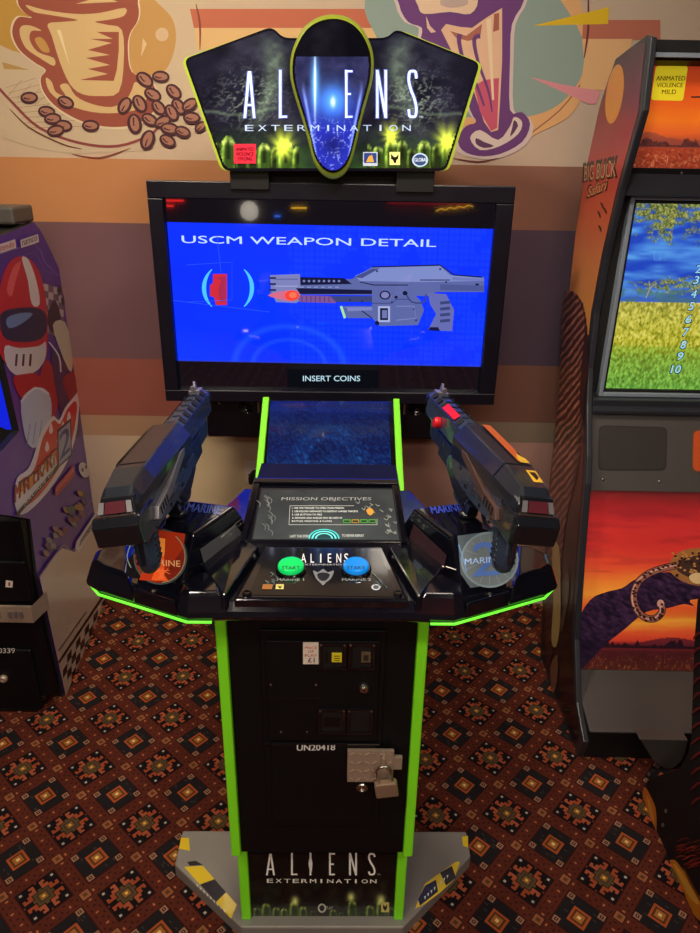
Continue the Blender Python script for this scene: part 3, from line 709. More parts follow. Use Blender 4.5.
# rifle picture
G1, G2, G3 = (94, 106, 168), (60, 70, 124), (20, 24, 62)
GB = (128, 132, 190)
tv.poly([(272, 281), (352, 279), (372, 267), (440, 265), (452, 275), (484, 277), (484, 292), (436, 292), (430, 296), (270, 294)], G1)
tv.poly([(355, 276), (374, 267.5), (440, 266), (450, 275), (482, 278), (482, 281), (420, 282), (360, 281)], (128, 142, 205))
tv.stroke([(372, 267), (440, 265), (454, 275), (482, 277)], 1.2, G3); tv.stroke([(360, 282), (374, 285), (408, 285)], 1., G3); tv.stroke([(420, 280), (450, 280)], 1., G3)
tv.poly([(299, 277), (344, 278), (352, 284), (300, 285)], G3)
for k in range(8): tv.ell(304+k*5, 281, 1.3, 1.2, (120, 130, 190))
tv.poly([(270, 275), (300, 274), (301, 300), (296, 303), (276, 302), (271, 290)], GB)
for y in (277, 283, 289, 295): tv.poly([(269, y), (276, y), (276, y+2), (269, y+2)], (40, 45, 95))
tv.poly([(296, 288), (372, 290), (372, 294), (300, 294)], G3)
tv.poly([(295, 295), (334, 296), (336, 303), (300, 302)], (128, 86, 150))
for k in range(7): tv.stroke([(302+k*4.5, 296), (302+k*4.5, 302)], 1., (90, 60, 130))
tv.poly([(330, 296), (372, 296), (372, 302), (336, 302)], G2)
tv.poly([(372, 289), (412, 292), (420, 300), (424, 310), (418, 325), (380, 326), (372, 318), (348, 318), (340, 309), (344, 306), (372, 306)], G1)
tv.poly([(378, 306), (390, 306), (390, 322), (378, 322)], (170, 180, 225)); tv.poly([(380, 308), (388, 308), (388, 320), (380, 320)], G3); tv.poly([(382, 310), (387, 310), (387, 318), (382, 318)], (110, 120, 180))
tv.ell(385, 295, 5.5, 4.5, G3); tv.ell(385, 295, 4, 3.2, GB); tv.ell(377, 323, 2.2, 2.2, G3)
tv.stroke([(341, 306), (345, 318)], 2.5, (170, 235, 170)); tv.stroke([(372, 318), (358, 308), (346, 309)], 1., G3)
tv.stroke([(406, 294), (412, 302), (424, 302), (426, 294)], 1.5, G2, 3)
tv.poly([(428, 293), (446, 294), (454, 310), (452, 331), (428, 330), (436, 314), (430, 304)], (104, 110, 180))
for k in range(4): tv.stroke([(440, 303+k*6), (450, 302+k*6)], 3, G2)
tv.poly([(428, 330), (440, 331), (438, 327), (430, 327)], G3)
tv.ell(405, 293, 2.5, 2.2, G3); tv.ell(396, 297, 1.6, 1.5, G3); tv.ell(477, 285, 1.8, 1.8, G3)
tv.sm([(268, 295), (282, 291), (290, 290), (298, 291), (299, 298), (290, 301), (280, 299)], (220, 110, 140), 3)
tv.ell(292, 295.5, 7, 5, (255, 70, 50)); tv.ell(293, 295, 4, 3, (255, 120, 90))
tv.text('INSERT COINS', (303, 381), (360, 381), (303, 375.5), (190, 225, 240), .02)
tv.poly([(354, 277), (372, 268.5), (380, 268), (362, 278)], (70, 80, 140)); tv.poly([(452, 277), (484, 278.5), (484, 281), (452, 280)], (112, 124, 190)); tv.poly([(440, 284), (484, 285.5), (484, 291), (440, 290)], (78, 90, 150))
for k in range(6): tv.stroke([(300+k*7, 287), (304+k*7, 287)], .8, (150, 160, 210))
for x, y in [(377, 271), (440, 269), (362, 301), (350, 300), (414, 309), (416, 320), (392, 302), (446, 282)]: tv.ell(x, y, 1.1, 1., (40, 46, 100))
tv.stroke([(372, 303), (392, 303), (396, 299), (410, 299)], .8, (56, 64, 120)); tv.stroke([(396, 306), (414, 306), (416, 318), (396, 320)], .7, (130, 140, 200)); tv.stroke([(275, 279), (298, 279)], 1., (90, 96, 160)); tv.stroke([(275, 286), (298, 286)], 1., (160, 165, 215))
tv.poly([(346, 307), (372, 307), (372, 310), (348, 311)], (126, 136, 200))
C(tv.mb, 'screen', 'screen', mon, label='blue screen showing a weapon detail page')
mb = MB(); mb.tube([(-.16, TVY-.02, .975), (.0, TVY-.021, .975), (.16, TVY-.02, .975)], .001, 6); C(mb, 'bezel_line', 'gloss', mon)
mb = MB(); mb.cyl((-.27, TVY, oz1), (-.27, TVY, oz1+.004), .004); C(mb, 'sensor', 'gloss', mon)

# ---------------------------------------------------------------- header (marquee)
HY = 1.0
hd = Art(CAB, (0, HY, 0), (1, 0, 0), (0, 0, 1), base=0.)
def rnd(pp, r, k=4):
    out = []; n = len(pp)
    for i, p in enumerate(pp):
        p = Vector(p); a_ = (Vector(pp[i-1])-p); b_ = (Vector(pp[(i+1) % n])-p)
        ra = min(r, a_.length*.45); rb = min(r, b_.length*.45)
        A_ = p+a_.normalized()*ra; B_ = p+b_.normalized()*rb
        for q in range(k+1):
            t = q/k; out.append(tuple(A_*(1-t)**2+p*2*t*(1-t)+B_*t*t))
    return out
hop = [(184, 59), (272, 26.5), (283, 38), (387, 38), (396, 29), (480, 63), (446, 171), (224, 171)]
outl = rnd(hop, 7)
ou = [hd.uv(*p) for p in outl]
def shrink(pp, k, cx=332, cy=100): return [(cx+(x-cx)*(1-k), cy+(y-cy)*(1-k*2)) for x, y in pp]
cxm = hd.uv(332, 100)[0]
mb = MB(); mb.prism([(u, HY+.019, v) for u, v in ou], (0, .05, 0)); C(mb, 'header_box', 'matt', bevel=.002)
mb = MB(); mb.prism([(u+(.008 if u > 0 else -.008)*(1 if abs(u-cxm) > .17 else .2), HY+.006, v) for u, v in ou], (0, .012, 0)); C(mb, 'header_rim', 'greenrim' if 'greenrim' in M else 'green', label='translucent yellow green edge of the header')
hd = Art(CAB, (0, HY+.004, 0), (1, 0, 0), (0, 0, 1), base=0.)
NV = (18, 19, 34)
mb = MB(); mb.prism([(u, HY+.004, v) for u, v in ou], (0, .004, 0)); C(mb, 'header_panel', 'gloss')
hd.h = .0003
hd.poly(outl, (9, 9, 18))
STARS = [(283, 148, 13), (391, 137, 10), (447, 143, 13)]
PODS = [(x, yb, h, w, q) for x, yb, h, w, q in [(209, 150, 18, 5, .3), (218, 166, 24, 6, .4), (228, 172, 36, 8.5, .9), (241, 172, 22, 7, .3), (252, 174, 26, 7, .5), (264, 174, 31, 8, .95), (275, 170, 22, 6, .4), (285, 175, 36, 9, 1.), (298, 174, 28, 7.5, .7), (366, 172, 30, 7, .6), (378, 172, 26, 7, .8), (391, 174, 36, 8, .9), (402, 170, 30, 7, .6), (412, 172, 24, 7, .4), (424, 174, 34, 8.5, .95), (437, 168, 24, 7, .4), (447, 164, 28, 7, .8), (457, 150, 18, 5, .3)]]
def hfn(x, y):
    n = fbm(x*.05, y*.06, 2); n2 = fbm(x*.16, y*.2, 3); c = mix((10, 10, 22), (44, 44, 62), n*1.2-.15)
    m_ = 1 if 226 < x < 446 else max(0, 1-min(abs(x-226), abs(x-446))/14)
    c = mix((14, 13, 26), c, .35+.65*m_)
    for cx, s in ((268, 1), (404, -1)):          # drifting smoke columns
        xx = cx+s*(8*math.sin((y-40)*.045)+(60-y)*.12); d = (x-xx)/(9+max(0, 80-y)*.1)
        c = mix(c, (112, 134, 112), .75*math.exp(-d*d)*(.25+.9*n2)*max(0, min(1, (y-30)/25.))*max(.12, min(1, (136-y)/26.)))
        r = ((x-(333+s*-84))/30)**2+((y-100)/26)**2; v = abs(fbm(x*.13+y*.09, y*.22-x*.06, 6)-.5)
        c = mix(c, (150, 170, 150), .8*math.exp(-r)*max(0, 1-v*14))
    g = max(0, (y-122)/46.); c = mix(c, (46, 86, 30), g*(.25+.7*fbm(x*.08, y*.1, 5)))
    rock = 108+5*math.sin(x*.06)+6*fbm(x*.06, 0, 8); c = mix(c, (96, 116, 96), .55*math.exp(-((y-rock)/1.6)**2) if abs(x-332) > 55 else 0)
    c = podc(c, x, y, PODS if abs(x-333) > 34 else [])
    for fx, fy, fr in STARS:
        r = math.hypot(x-fx, (y-fy)*.8); an = math.atan2(y-fy, x-fx); sp = fr*(.62+.38*abs(math.sin(an*4.5+fx))+.45*max(0, -math.sin(an))); k = math.exp(-(r/sp*1.5)**2)
        c = mix(c, (232, 255, 80), k*1.1)
    return c
hd.clip([(332.5+(x-332.5)*.992, 100+(y-100)*.975) for x, y in outl], 180, 24, 484, 174, 236, 128, hfn)
# letters
LC = (196, 214, 250)
HL = [('A', (243.5, 255.5)), ('L', (279, 287)), ('E', (345, 352.5)), ('N', (376, 387)), ('S', (407.5, 417.5))]
hd.titles([(c_, (xa-.8, xb+.8)) for c_, (xa, xb) in HL], 69.2, 118.8, 4.2, (74, 92, 170))
hd.titles(HL, 70, 118, 2.5, (205, 220, 252))
for i, ch in enumerate('EXTERMINATION'):
    x = 245+i*13.1+(3.5 if ch == 'I' else 0); hd.text(ch, (x, 131), (x+(8.5 if ch != 'I' else 2), 131), (x, 125), (170, 188, 220), .0)
hd.text('TM', (419, 118), (423, 118), (419, 116), (200, 210, 230))
# small emblems
hd.poly([(363, 152), (377.5, 152), (377.5, 166), (363, 166)], (176, 186, 196)); hd.poly([(364, 153), (376.5, 153), (376.5, 163), (364, 163)], (40, 60, 120)); hd.poly([(366, 162), (369, 156), (372, 155), (374, 162)], (216, 150, 60))
hd.poly([(389.5, 152), (400, 152), (400, 165), (389.5, 165)], (222, 214, 130)); hd.poly([(391, 154), (394, 157), (396, 157), (398.6, 154), (398, 159), (396.5, 160), (396, 163), (394, 163), (393, 160), (391, 159)], (25, 25, 20))
hd.ell(420, 160, 8, 7, (170, 190, 215)); hd.ell(420, 160, 6.4, 5.6, (50, 70, 110)); hd.text('GLOBAL', (414.5, 161.5), (427, 161.5), (414.5, 158), (215, 225, 240), .02)
hd.poly([(234, 144), (256, 144), (256, 163.5), (234, 163.5)], (214, 44, 62))
for k, w_ in enumerate(['ANIMATED', 'VIOLENCE', 'STRONG']):
    d = 8.8 if k < 2 else 7; hd.text(w_, (245-d, 151+k*4.8), (245+d, 151+k*4.8), (245-d, 147.4+k*4.8), (18, 2, 6), .06)
C(hd.mb, 'header_artwork', 'backlit', label='backlit dark green artwork with glowing title letters')
# dome
dome = [(333, 15), (348, 18), (360, 27), (369, 42), (373, 58), (372, 78), (367, 98), (361, 120), (356, 142), (351, 160), (344, 172), (333, 177), (322, 172), (314, 160), (309, 142), (303, 120), (296, 98), (291, 78), (291, 58), (296, 42), (305, 27), (318, 18)]
dm = Art(CAB, (0, HY-.02, 0), (1, 0, 0), (0, 0, 1), base=0.)
dsp = spline(dome, 3); dou = [dm.uv(*p) for p in dsp]; cu_, cv_ = dm.uv(332.5, 92)
def inset(k): return [(cu_+(u-cu_)*k, cv_+(v-cv_)*k) for u, v in dou]
mb = MB(); mb.smooth = True
mb.loft([[(u, HY+.003, v) for u, v in inset(1.03)], [(u, HY-.008, v) for u, v in inset(1.02)], [(u, HY-.018, v) for u, v in inset(.985)]]); C(mb, 'dome_rim', 'rimglow' if 'rimglow' in M else 'green', label='translucent yellow green rim round the oval dome')
mb = MB(); mb.loft([[(u, HY-.017, v) for u, v in inset(.955)], [(u, HY-.024, v) for u, v in inset(.95)], [(u, HY-.028, v) for u, v in inset(.92)]]); C(mb, 'dome', 'gloss')
dm = Art(CAB, (0, HY-.0285, 0), (1, 0, 0), (0, 0, 1), base=0.0)
dp_ = [(332.5+(x-332.5)*.9, 92+(y-92)*.93) for x, y in dsp]
dm.poly(dp_, (7, 7, 15))
def dfn(x, y):
    n = fbm(x*.12, y*.12, 12)
    if y < 57: return mix((7, 7, 14), (26, 24, 34), n*.9*max(0, 1-((x-322)/26)**2))
    c = mix((20, 22, 50), (48, 50, 92), n)
    c = mix(c, (28, 40, 190), .75*max(0, min(1, (y-84)/46)))
    c = mix(c, (70, 140, 255), math.exp(-((x-333)/15.)**2-((y-101)/16.)**2)*1.05)
    c = mix(c, (90, 170, 255), math.exp(-((x-315)/4.2)**2-((y-84)/26.)**2)*.95)
    c = mix(c, (225, 242, 255), math.exp(-((x-315)/1.)**2-((y-84)/34.)**2)+.9*math.exp(-((x-333)/2.4)**2-((y-102)/5.)**2))
    v = abs(fbm(x*.17, y*.2, 15)-.5)+abs(fbm(x*.33, y*.3, 16)-.5)*.5
    k = max(0, 1-v*11)*max(0, min(1, (y-112)/20)); c = mix(c, (180, 205, 255), .85*k)
    e = abs(x-332.5)/max(6, 33-max(0, y-90)*.22); c = mix(c, (130, 160, 250), .8*math.exp(-((e-.88)/.05)**2)*max(0, min(1, (y-80)/20)))
    c = mix(c, (12, 14, 60), .55*math.exp(-((x-333)/9.)**2-((y-145)/9.)**2))
    return c
dm.clip(dp_, 288, 14, 378, 180, 120, 220, dfn)
for i, ch in enumerate('EXTERMINATION'):
    x = 245+i*13.1+(3.5 if ch == 'I' else 0)
    if 303 < x < 362: dm.text(ch, (x, 131), (x+(8.5 if ch != 'I' else 2), 131), (x, 125), (160, 185, 240), .0)
dm.titles([('E', (344.2, 353.3))], 69.2, 118.8, 4.2, (50, 66, 170)); dm.titles([('E', (345, 352.5))], 70, 118, 2.5, (190, 210, 250))
C(dm.mb, 'dome_artwork', 'backlit', label='blue glowing artwork inside the oval dome')
for s, x0, x1 in ((-1, 229, 268), (1, 397, 436)):
    q0 = hd.W(x0, 176); q1 = hd.W(x1, 168); mb = MB(); mb.box(q0.x, q1.x, HY+.02, HY+.07, oz1-.02, q1.z+.02); C(mb, 'header_bracket', 'matt', bevel=.002)
mb = MB(); mb.box(-.2, .2, HY+.06, HY+.1, 1.5, 1.8); C(mb, 'header_support', 'matt')
# ---------------------------------------------------------------- console
def insetp(pts, d):
    n = len(pts); out = []
    for i in range(n):
        p = Vector(pts[i]); a_ = (p-Vector(pts[i-1])).normalized(); b_ = (Vector(pts[(i+1) % n])-p).normalized()
        na = Vector((-a_.y, a_.x)); nb = Vector((-b_.y, b_.x)); m_ = (na+nb); m_.normalize(); k = max(.5, m_.dot(na)); out.append(tuple(p+m_*d/k))
    return out
def ring(pts, z): return [(x, y, z) for x, y in pts]
hs = [(.15, -.062), (.226, -.064), (.402, .018), (.432, .046), (.438, .095), (.405, .14), (.33, .2), (.24, .3), (.2, .42)]
OUT = [(x, y) for x, y in hs]+[(-x, y) for x, y in hs[::-1]]          # counter-clockwise
mb = MB(); mb.loft([ring(insetp(OUT, .02), .93), ring(insetp(OUT, .002), .936), ring(OUT, .939), ring(OUT, .945), ring(insetp(OUT, .004), .953), ring(insetp(OUT, .018), .966)])
con = C(mb, 'control_deck', 'console', bevel=.002)
for s in (-1, 1):
    S = lambda pts: [(s*x, y) for x, y in (pts if s > 0 else pts[::-1])]
    def solid(pts, lv, nm, m_, par=con, **k):
        P_ = S(pts); mb = MB(); mb.loft([ring(insetp(P_, d), z) for d, z in lv]); return C(mb, nm, m_, par, **k)
    # outer pad, inner pad and low lip of the slot
    solid([(.326, -.018), (.402, .018), (.432, .046), (.437, .095), (.405, .138), (.36, .14), (.338, .06)], [(0, .935), (.0015, .95), (.012, .978), (.02, .985)], 'side_pad', 'console', bevel=.004, seg=3)
    solid([(.155, -.061), (.226, -.063), (.25, -.052), (.258, -.012), (.225, .03), (.175, .04)], [(0, .935), (.002, .952), (.012, .978), (.017, .985)], 'side_pad', 'console', bevel=.003, seg=3)
    pts = [(.245, -.0565), (.33, -.0165), (.33, -.004), (.245, -.044)]
    solid(pts, [(0, .94), (.002, .965), (.003, .968)], 'slot_lip', 'console', bevel=.002)
    mb = MB(); mb.lathe((s*.292, -.018, .966), (0, 0, 1), [(.004, 0), (.003, .002), (.0003, .0025)], 10); C(mb, 'slot_screw', 'silver', con)
    # glowing strip
    gl = [(.427, .066), (.424, .043), (.40, .013), (.226, -.067), (.185, -.067)]
    mb = MB(); mb.tube([(s*x, y, .9375) for x, y in gl], .0023, 8); C(mb, 'light_strip', 'greenglow', con, smooth=True, label='glowing green strip under the console lobe')
    # gun mount block
    T = [(.227, .033), (.305, .062), (.262, .17), (.172, .147)]
    Bq = [(.244, -.03), (.328, -.004), (.32, .215), (.142, .19)]
    mb = MB(); mb.loft([ring(S(Bq), .962), ring(S(insetp(T, -.002)), 1.046), ring(S(insetp(T, .003)), 1.05)]); blk = C(mb, 'gun_mount', 'console', bevel=.004, seg=3)
    # artwork disc on the front slope
    v3 = lambda p, z: Vector((s*p[0], p[1], z))
    a0, a1, b0, b1 = v3(Bq[0], .962), v3(Bq[1], .962), v3(T[0], 1.048), v3(T[1], 1.048)
    def facef(a0, a1, b0, b1, **k):             # a0-a1 lower edge, seen from outside
        ex = (a1-a0) if (a1.x > a0.x) else (a0-a1); org = (a0+a1+b0+b1)/4; ey = (b0+b1-a0-a1)
        return Art(CAB, org, ex, ey, **k)
    fa = facef(a0, a1, b0, b1, base=.0025)
    if s < 0:
        fa.poly([(155, 531), (189, 535), (176, 584), (126, 577), (128, 560)], (24, 20, 24))
        fa.ell(161, 557, 27, 28, (60, 78, 74)) ; fa.ell(161, 557, 25.6, 26.6, (128, 40, 26))
        fa.poly([(156, 530), (186, 534), (184, 548), (160, 582), (140, 580)], (172, 52, 24))
        fa.poly([(160, 540), (165, 540), (165, 575), (170, 582), (152, 580), (158, 565)], (232, 92, 36)); fa.poly([(160, 538), (166, 539), (165, 556), (159, 556)], (250, 150, 60))
        fa.text('MARINE', (146, 565), (181, 567), (146, 559), (240, 180, 120), .03)
        for k in range(16): fa.stroke([(154+14*hsh(k, 1), 568+14*hsh(k, 2)), (156+16*hsh(k, 3), 568+14*hsh(k, 4))], .8, (250, 120, 60))
        fa.stroke([(161+25*math.cos(t*.3), 557+26*math.sin(t*.3)) for t in range(-3, 6)], .8, (150, 150, 120)); fa.stroke([(132, 568), (128, 556), (134, 540)], 1., (120, 140, 120), 3)
    else:
        fa.poly([(457, 536), (494, 531), (505, 560), (503, 583), (470, 588), (460, 574)], (88, 98, 104))
        fa.ell(489, 560, 29, 28, (130, 146, 152)); fa.ell(489, 560, 27, 26, (112, 122, 124))
        for k in range(16):
            t = k*math.pi/8; fa.stroke([(489+13*math.cos(t), 560+13*math.sin(t)), (489+26*math.cos(t), 560+25*math.sin(t))], .7, (136, 146, 148))
        fa.text('2', (472, 577), (498, 575), (473, 543), (86, 118, 186), .06)
        fa.text('MARINE', (464, 565), (500, 562), (464, 559), (176, 205, 245), .03)
        fa.stroke([(458, 545), (462, 558), (466, 572)], 1., (120, 160, 220), 3)
    C(fa.mb, 'player_disc', 'dimlit', blk, label='orange red round player one panel' if s < 0 else 'pale blue grey round player two panel')
    # inner slope window
    a0, a1, b0, b1 = v3(Bq[3], .962), v3(Bq[0], .962), v3(T[3], 1.048), v3(T[0], 1.048)
    fi = facef(a0, a1, b0, b1, base=.0025)
    if (fi.n.x*s) > 0: fi.n = -fi.n
    if s < 0: pw = [(199, 549), (234, 524), (242, 535), (204, 568)]
    else: pw = [(415, 524), (448, 555), (444, 571), (410, 538)]
    fi.mb.mi = 0; fi.poly(pw, (96, 100, 104) if s < 0 else (70, 48, 56))
    C(fi.mb, 'side_window', 'smokewin', blk, label='grey window panel' if s < 0 else 'dark reddish window panel')
    # top lettering
    tp = Art(CAB, (s*.24, .1, 1.05), (1, 0, 0), (0, 1, 0), base=.0006)
    if s < 0:
        tp.text('MARINE', (186, 511), (220, 515), (189, 503), (60, 78, 150), .03)
    else: tp.text('MARINE', (432, 514), (462, 511), (430, 507), (60, 78, 190), .03)
    C(tp.mb, 'mount_lettering', 'lettering', blk)
# mission hood
def hood(w0, w1, w2):
    pr = [(.098, .964), (.112, .992), (.285, 1.04), (.31, 1.036), (.40, .966)]
    L_ = []
    for sg in (-1, 1): L_.append([(sg*(w0 if y < .15 else (w1 if y < .35 else w2)), y, z) for y, z in pr])
    mb = MB(); n = len(pr); mb.add(L_[0]+L_[1], [tuple(range(n)), tuple(range(2*n-1, n-1, -1))]+[(i, n+i, n+(i+1) % n, (i+1) % n) for i in range(n)]); return mb
hm = hood(.162, .152, .165); hoodo = C(hm, 'mission_hood', 'console', bevel=.004, seg=3)
d_ = Vector((0, .173, .048)); d_.normalize()
ms = Art(CAB, (0, .112, .992), (1, 0, 0), d_, base=.0006)
P_ = [(261, 488.5), (394, 488.5), (401, 541), (251, 540)]
ms.poly(P_, (34, 36, 40))
ms.raster([(262, 490), (392, 490), (399, 540), (253, 539)], 60, 24, lambda s_, t: mix((40, 43, 46), (72, 78, 80), .6*fbm(s_*5, t*3, 4)+.6*math.exp(-((s_-.45)**2*9+(t-.95)**2*4))))
ms.text('MISSION OBJECTIVES', (281, 501.5), (371, 501.5), (282, 497.5), (140, 142, 140), .02)
ms.stroke([(290, 506), (354, 506)], .5, (160, 164, 160)); ms.stroke([(289, 525), (377, 525)], .5, (160, 164, 160)); ms.stroke([(290, 506), (289, 525)], .5, (160, 164, 160)); ms.stroke([(377, 519), (377, 525)], .5, (160, 164, 160))
for k, tx in enumerate(['1. USE THE TRIGGER TO OPEN YOUR MISSION', '2. USE RELOAD GRENADES TO DESTROY LARGER TARGETS', '3. USE BUTTON TO FIRE', '4. ARMOUR AND SHIELDS MAY BE USED IN', 'BATTLES, WEAPONS, & FLAMES']):
    wd = [52, 66, 30, 50, 40][k]; y = 509.2+k*3.35; ms.text(tx, (292, y), (292+wd, y), (292, y-1.7), (205, 210, 205), .02)
ms.text('LAST THE EVENT', (290, 538), (311, 538), (290, 535.5), (190, 195, 190), .02); ms.text('TO REVIVE REPEAT', (342, 537.5), (364, 537.5), (342, 535), (190, 195, 190), .02)
for i in range(4):
    x = 343+i*8.5; ms.poly([(x, 520), (x+7.5, 520), (x+7.8, 523.6), (x, 523.6)], (70, 140, 60) if i != 1 else (150, 120, 50)); ms.poly([(x+1, 521), (x+6.5, 521), (x+6.8, 522.8), (x+1, 522.8)], (40, 50, 40))
for k in range(26):
    x = 355+38*hsh(k, 1); y = 500+36*hsh(k, 2); x = x if y < 515 else 381+16*hsh(k, 3)
    ms.stroke([(x, y), (x+3, y+2), (x+2+4*hsh(k, 4), y+5*(hsh(k, 5)-.3))], (.3, .9, 0), (128, 132, 124), 2)
for k in range(16):
    x = 256+16*hsh(k, 6); y = 494+40*hsh(k, 7); ms.stroke([(x, y), (x+4, y+3), (x+3, y+7)], (.3, .8, 0), (104, 108, 106), 2)
ms.sm([(366, 512), (370, 509), (374, 513), (370, 517)], (190, 140, 60), 2)
for r, c in ((15.5, (70, 200, 200)), (14, (30, 60, 66)), (12.5, (120, 235, 230)), (10.8, (30, 60, 66)), (9, (110, 220, 215)), (7.4, (36, 66, 70))):
    n_ = 18; ms.poly([(324+r*math.cos(math.pi*(1+q/n_)), 540+r*.62*math.sin(math.pi*(1+q/n_))) for q in range(n_+1)], c)
C(ms.mb, 'mission_panel', 'mission', hoodo, label='backlit instruction panel with white lettering')
for s in (-1, 1):       # raised frame rails
    mb = MB(); mb.prism([(s*.136, .285, 1.036), (s*.148, .285, 1.036), (s*.158, .11, .988), (s*.147, .11, .988)], (0, -.003, .009)); C(mb, 'hood_rail', 'console', hoodo, bevel=.002)
mb = MB(); mb.prism([(-.15, .272, 1.036), (.15, .272, 1.036), (.15, .287, 1.04), (-.15, .287, 1.04)], (0, -.003, .008)); C(mb, 'hood_rail', 'console', hoodo, bevel=.002)
# button panel
bz = lambda y: .966+(y+.05)*.11
mb = MB(); tr = [(-.148, -.052), (.148, -.052), (.112, .098), (-.112, .098)]
mb.loft([[(x, y, .955) for x, y in tr], [(x, y, bz(y)+.006) for x, y in tr], [(x*.96, y*.96+.001, bz(y)+.009) for x, y in tr]]); bp_ = C(mb, 'button_panel', 'console', con, bevel=.002)
by = Vector((0, 1, .11)).normalized()
ba = Art(CAB, (0, 0, bz(0)+.009), (1, 0, 0), by, base=.0006)
ba.poly([(267, 551), (380, 551), (396, 597), (249, 595)], (13, 13, 16))
def alt(A, x0, y0, w, y1, c): 
    xs = [0, .2, .4, .56, .74, .9]; ws = [.09, .06, .02, .06, .08, .07]
    for ch, x, w_ in zip('ALIENS', xs, ws): A.text(ch, (x0+w*x, y1), (x0+w*(x+w_*1.2), y1), (x0+w*x, y0), c, .01)
alt(ba, 301, 554, 48, 563, (225, 225, 225)); ba.text('EXTERMINATION', (302, 566), (346, 566), (302, 564.4), (170, 170, 170), .02)
ba.sm([(313, 571), (318, 573), (323, 569.5), (328, 573), (334, 571), (331, 579), (326, 583), (323, 586), (320, 583), (316, 579)], (120, 122, 126), 2); ba.sm([(317, 575), (323, 573), (330, 575), (326, 581), (320, 581)], (34, 34, 40), 2)
ba.text('MARINE 1', (277, 581.5), (304, 581.5), (277, 579), (150, 152, 150), .02); ba.text('MARINE 2', (342, 581.5), (371, 581.5), (342, 579), (150, 152, 150), .02)
ba.poly([(263, 585), (273, 585), (272, 590), (262, 590)], (150, 96, 50)); ba.poly([(276, 585), (284, 585), (283.5, 590), (275.5, 590)], (200, 190, 110)); ba.poly([(278, 586), (280, 587.5), (282, 586), (281, 589), (279, 589)], (25, 25, 20))
ba.ell(376, 588, 4.6, 3, (190, 195, 200)); ba.ell(376, 588, 3, 1.9, (70, 80, 90))
for s in (-1, 1):
    for k in range(22):
        x = 323+s*(47+20*hsh(k, 1, s)); y = 562+28*hsh(k, 2, s)
        if abs(x-323) > 42+ (y-551)*.55: continue
        ba.stroke([(x, y), (x+3, y+2), (x+5*hsh(k, 3), y+4)], (.3, .9, 0), (70, 92, 96), 2)
C(ba.mb, 'button_artwork', 'dimlit', bp_)
for s, px_, m_ in ((-1, 291, 'btn_g'), (1, 356, 'btn_b')):
    w = ba.W(px_, 570); up_ = ba.n
    mb = MB(); mb.smooth = False; mb.lathe(w, up_, [(.0275, .0), (.0275, .004), (.025, .0065), (.023, .0065)], 32); C(mb, 'button_ring', 'gloss', bp_)
    mb = MB(); mb.lathe(w, up_, [(.0232, .004), (.0232, .0105), (.0215, .0135), (.018, .0145), (.0003, .0145)], 32); b_ = C(mb, 'start_button', m_, bp_, label='round green start button' if s < 0 else 'round blue start button')
    tt = Art(CAB, w+up_*.0148, (1, 0, 0), by, base=.0001); tt.text('START', (px_-9, 569.5), (px_+9, 569.5), (px_-9, 566), (4, 70, 50) if s < 0 else (8, 40, 90), .03); C(tt.mb, 'button_lettering', 'artmatt', b_) if False else C(tt.mb, 'button_lettering', 'artmatt', bp_)
for px_ in (247, 398):
    w = ba.W(px_, 594); mb = MB(); mb.lathe(w+Vector((0, 0, .0)), by.cross(Vector((1, 0, 0)))*-1, [(.008, -.002), (.008, .003), (.006, .005), (.0045, .005), (.0045, .003), (.0003, .003)], 16); C(mb, 'panel_bolt', 'gloss', bp_)
for s in (-1, 1):       # raised wedge between button panel and lobe
    mb = MB(); S = lambda pts: [(s*x, y) for x, y in (pts if s > 0 else pts[::-1])]
    w_ = [(.158, -.058), (.17, -.058), (.225, .04), (.165, .15), (.118, .10)]
    lo_ = [(x, y, .955) for x, y in S(w_)]; hi = [(x, y, .99 if y > .03 else .984) for x, y in S(insetp(w_, .005))]
    mb.loft([lo_, hi]); C(mb, 'deck_wedge', 'console', con, bevel=.003)

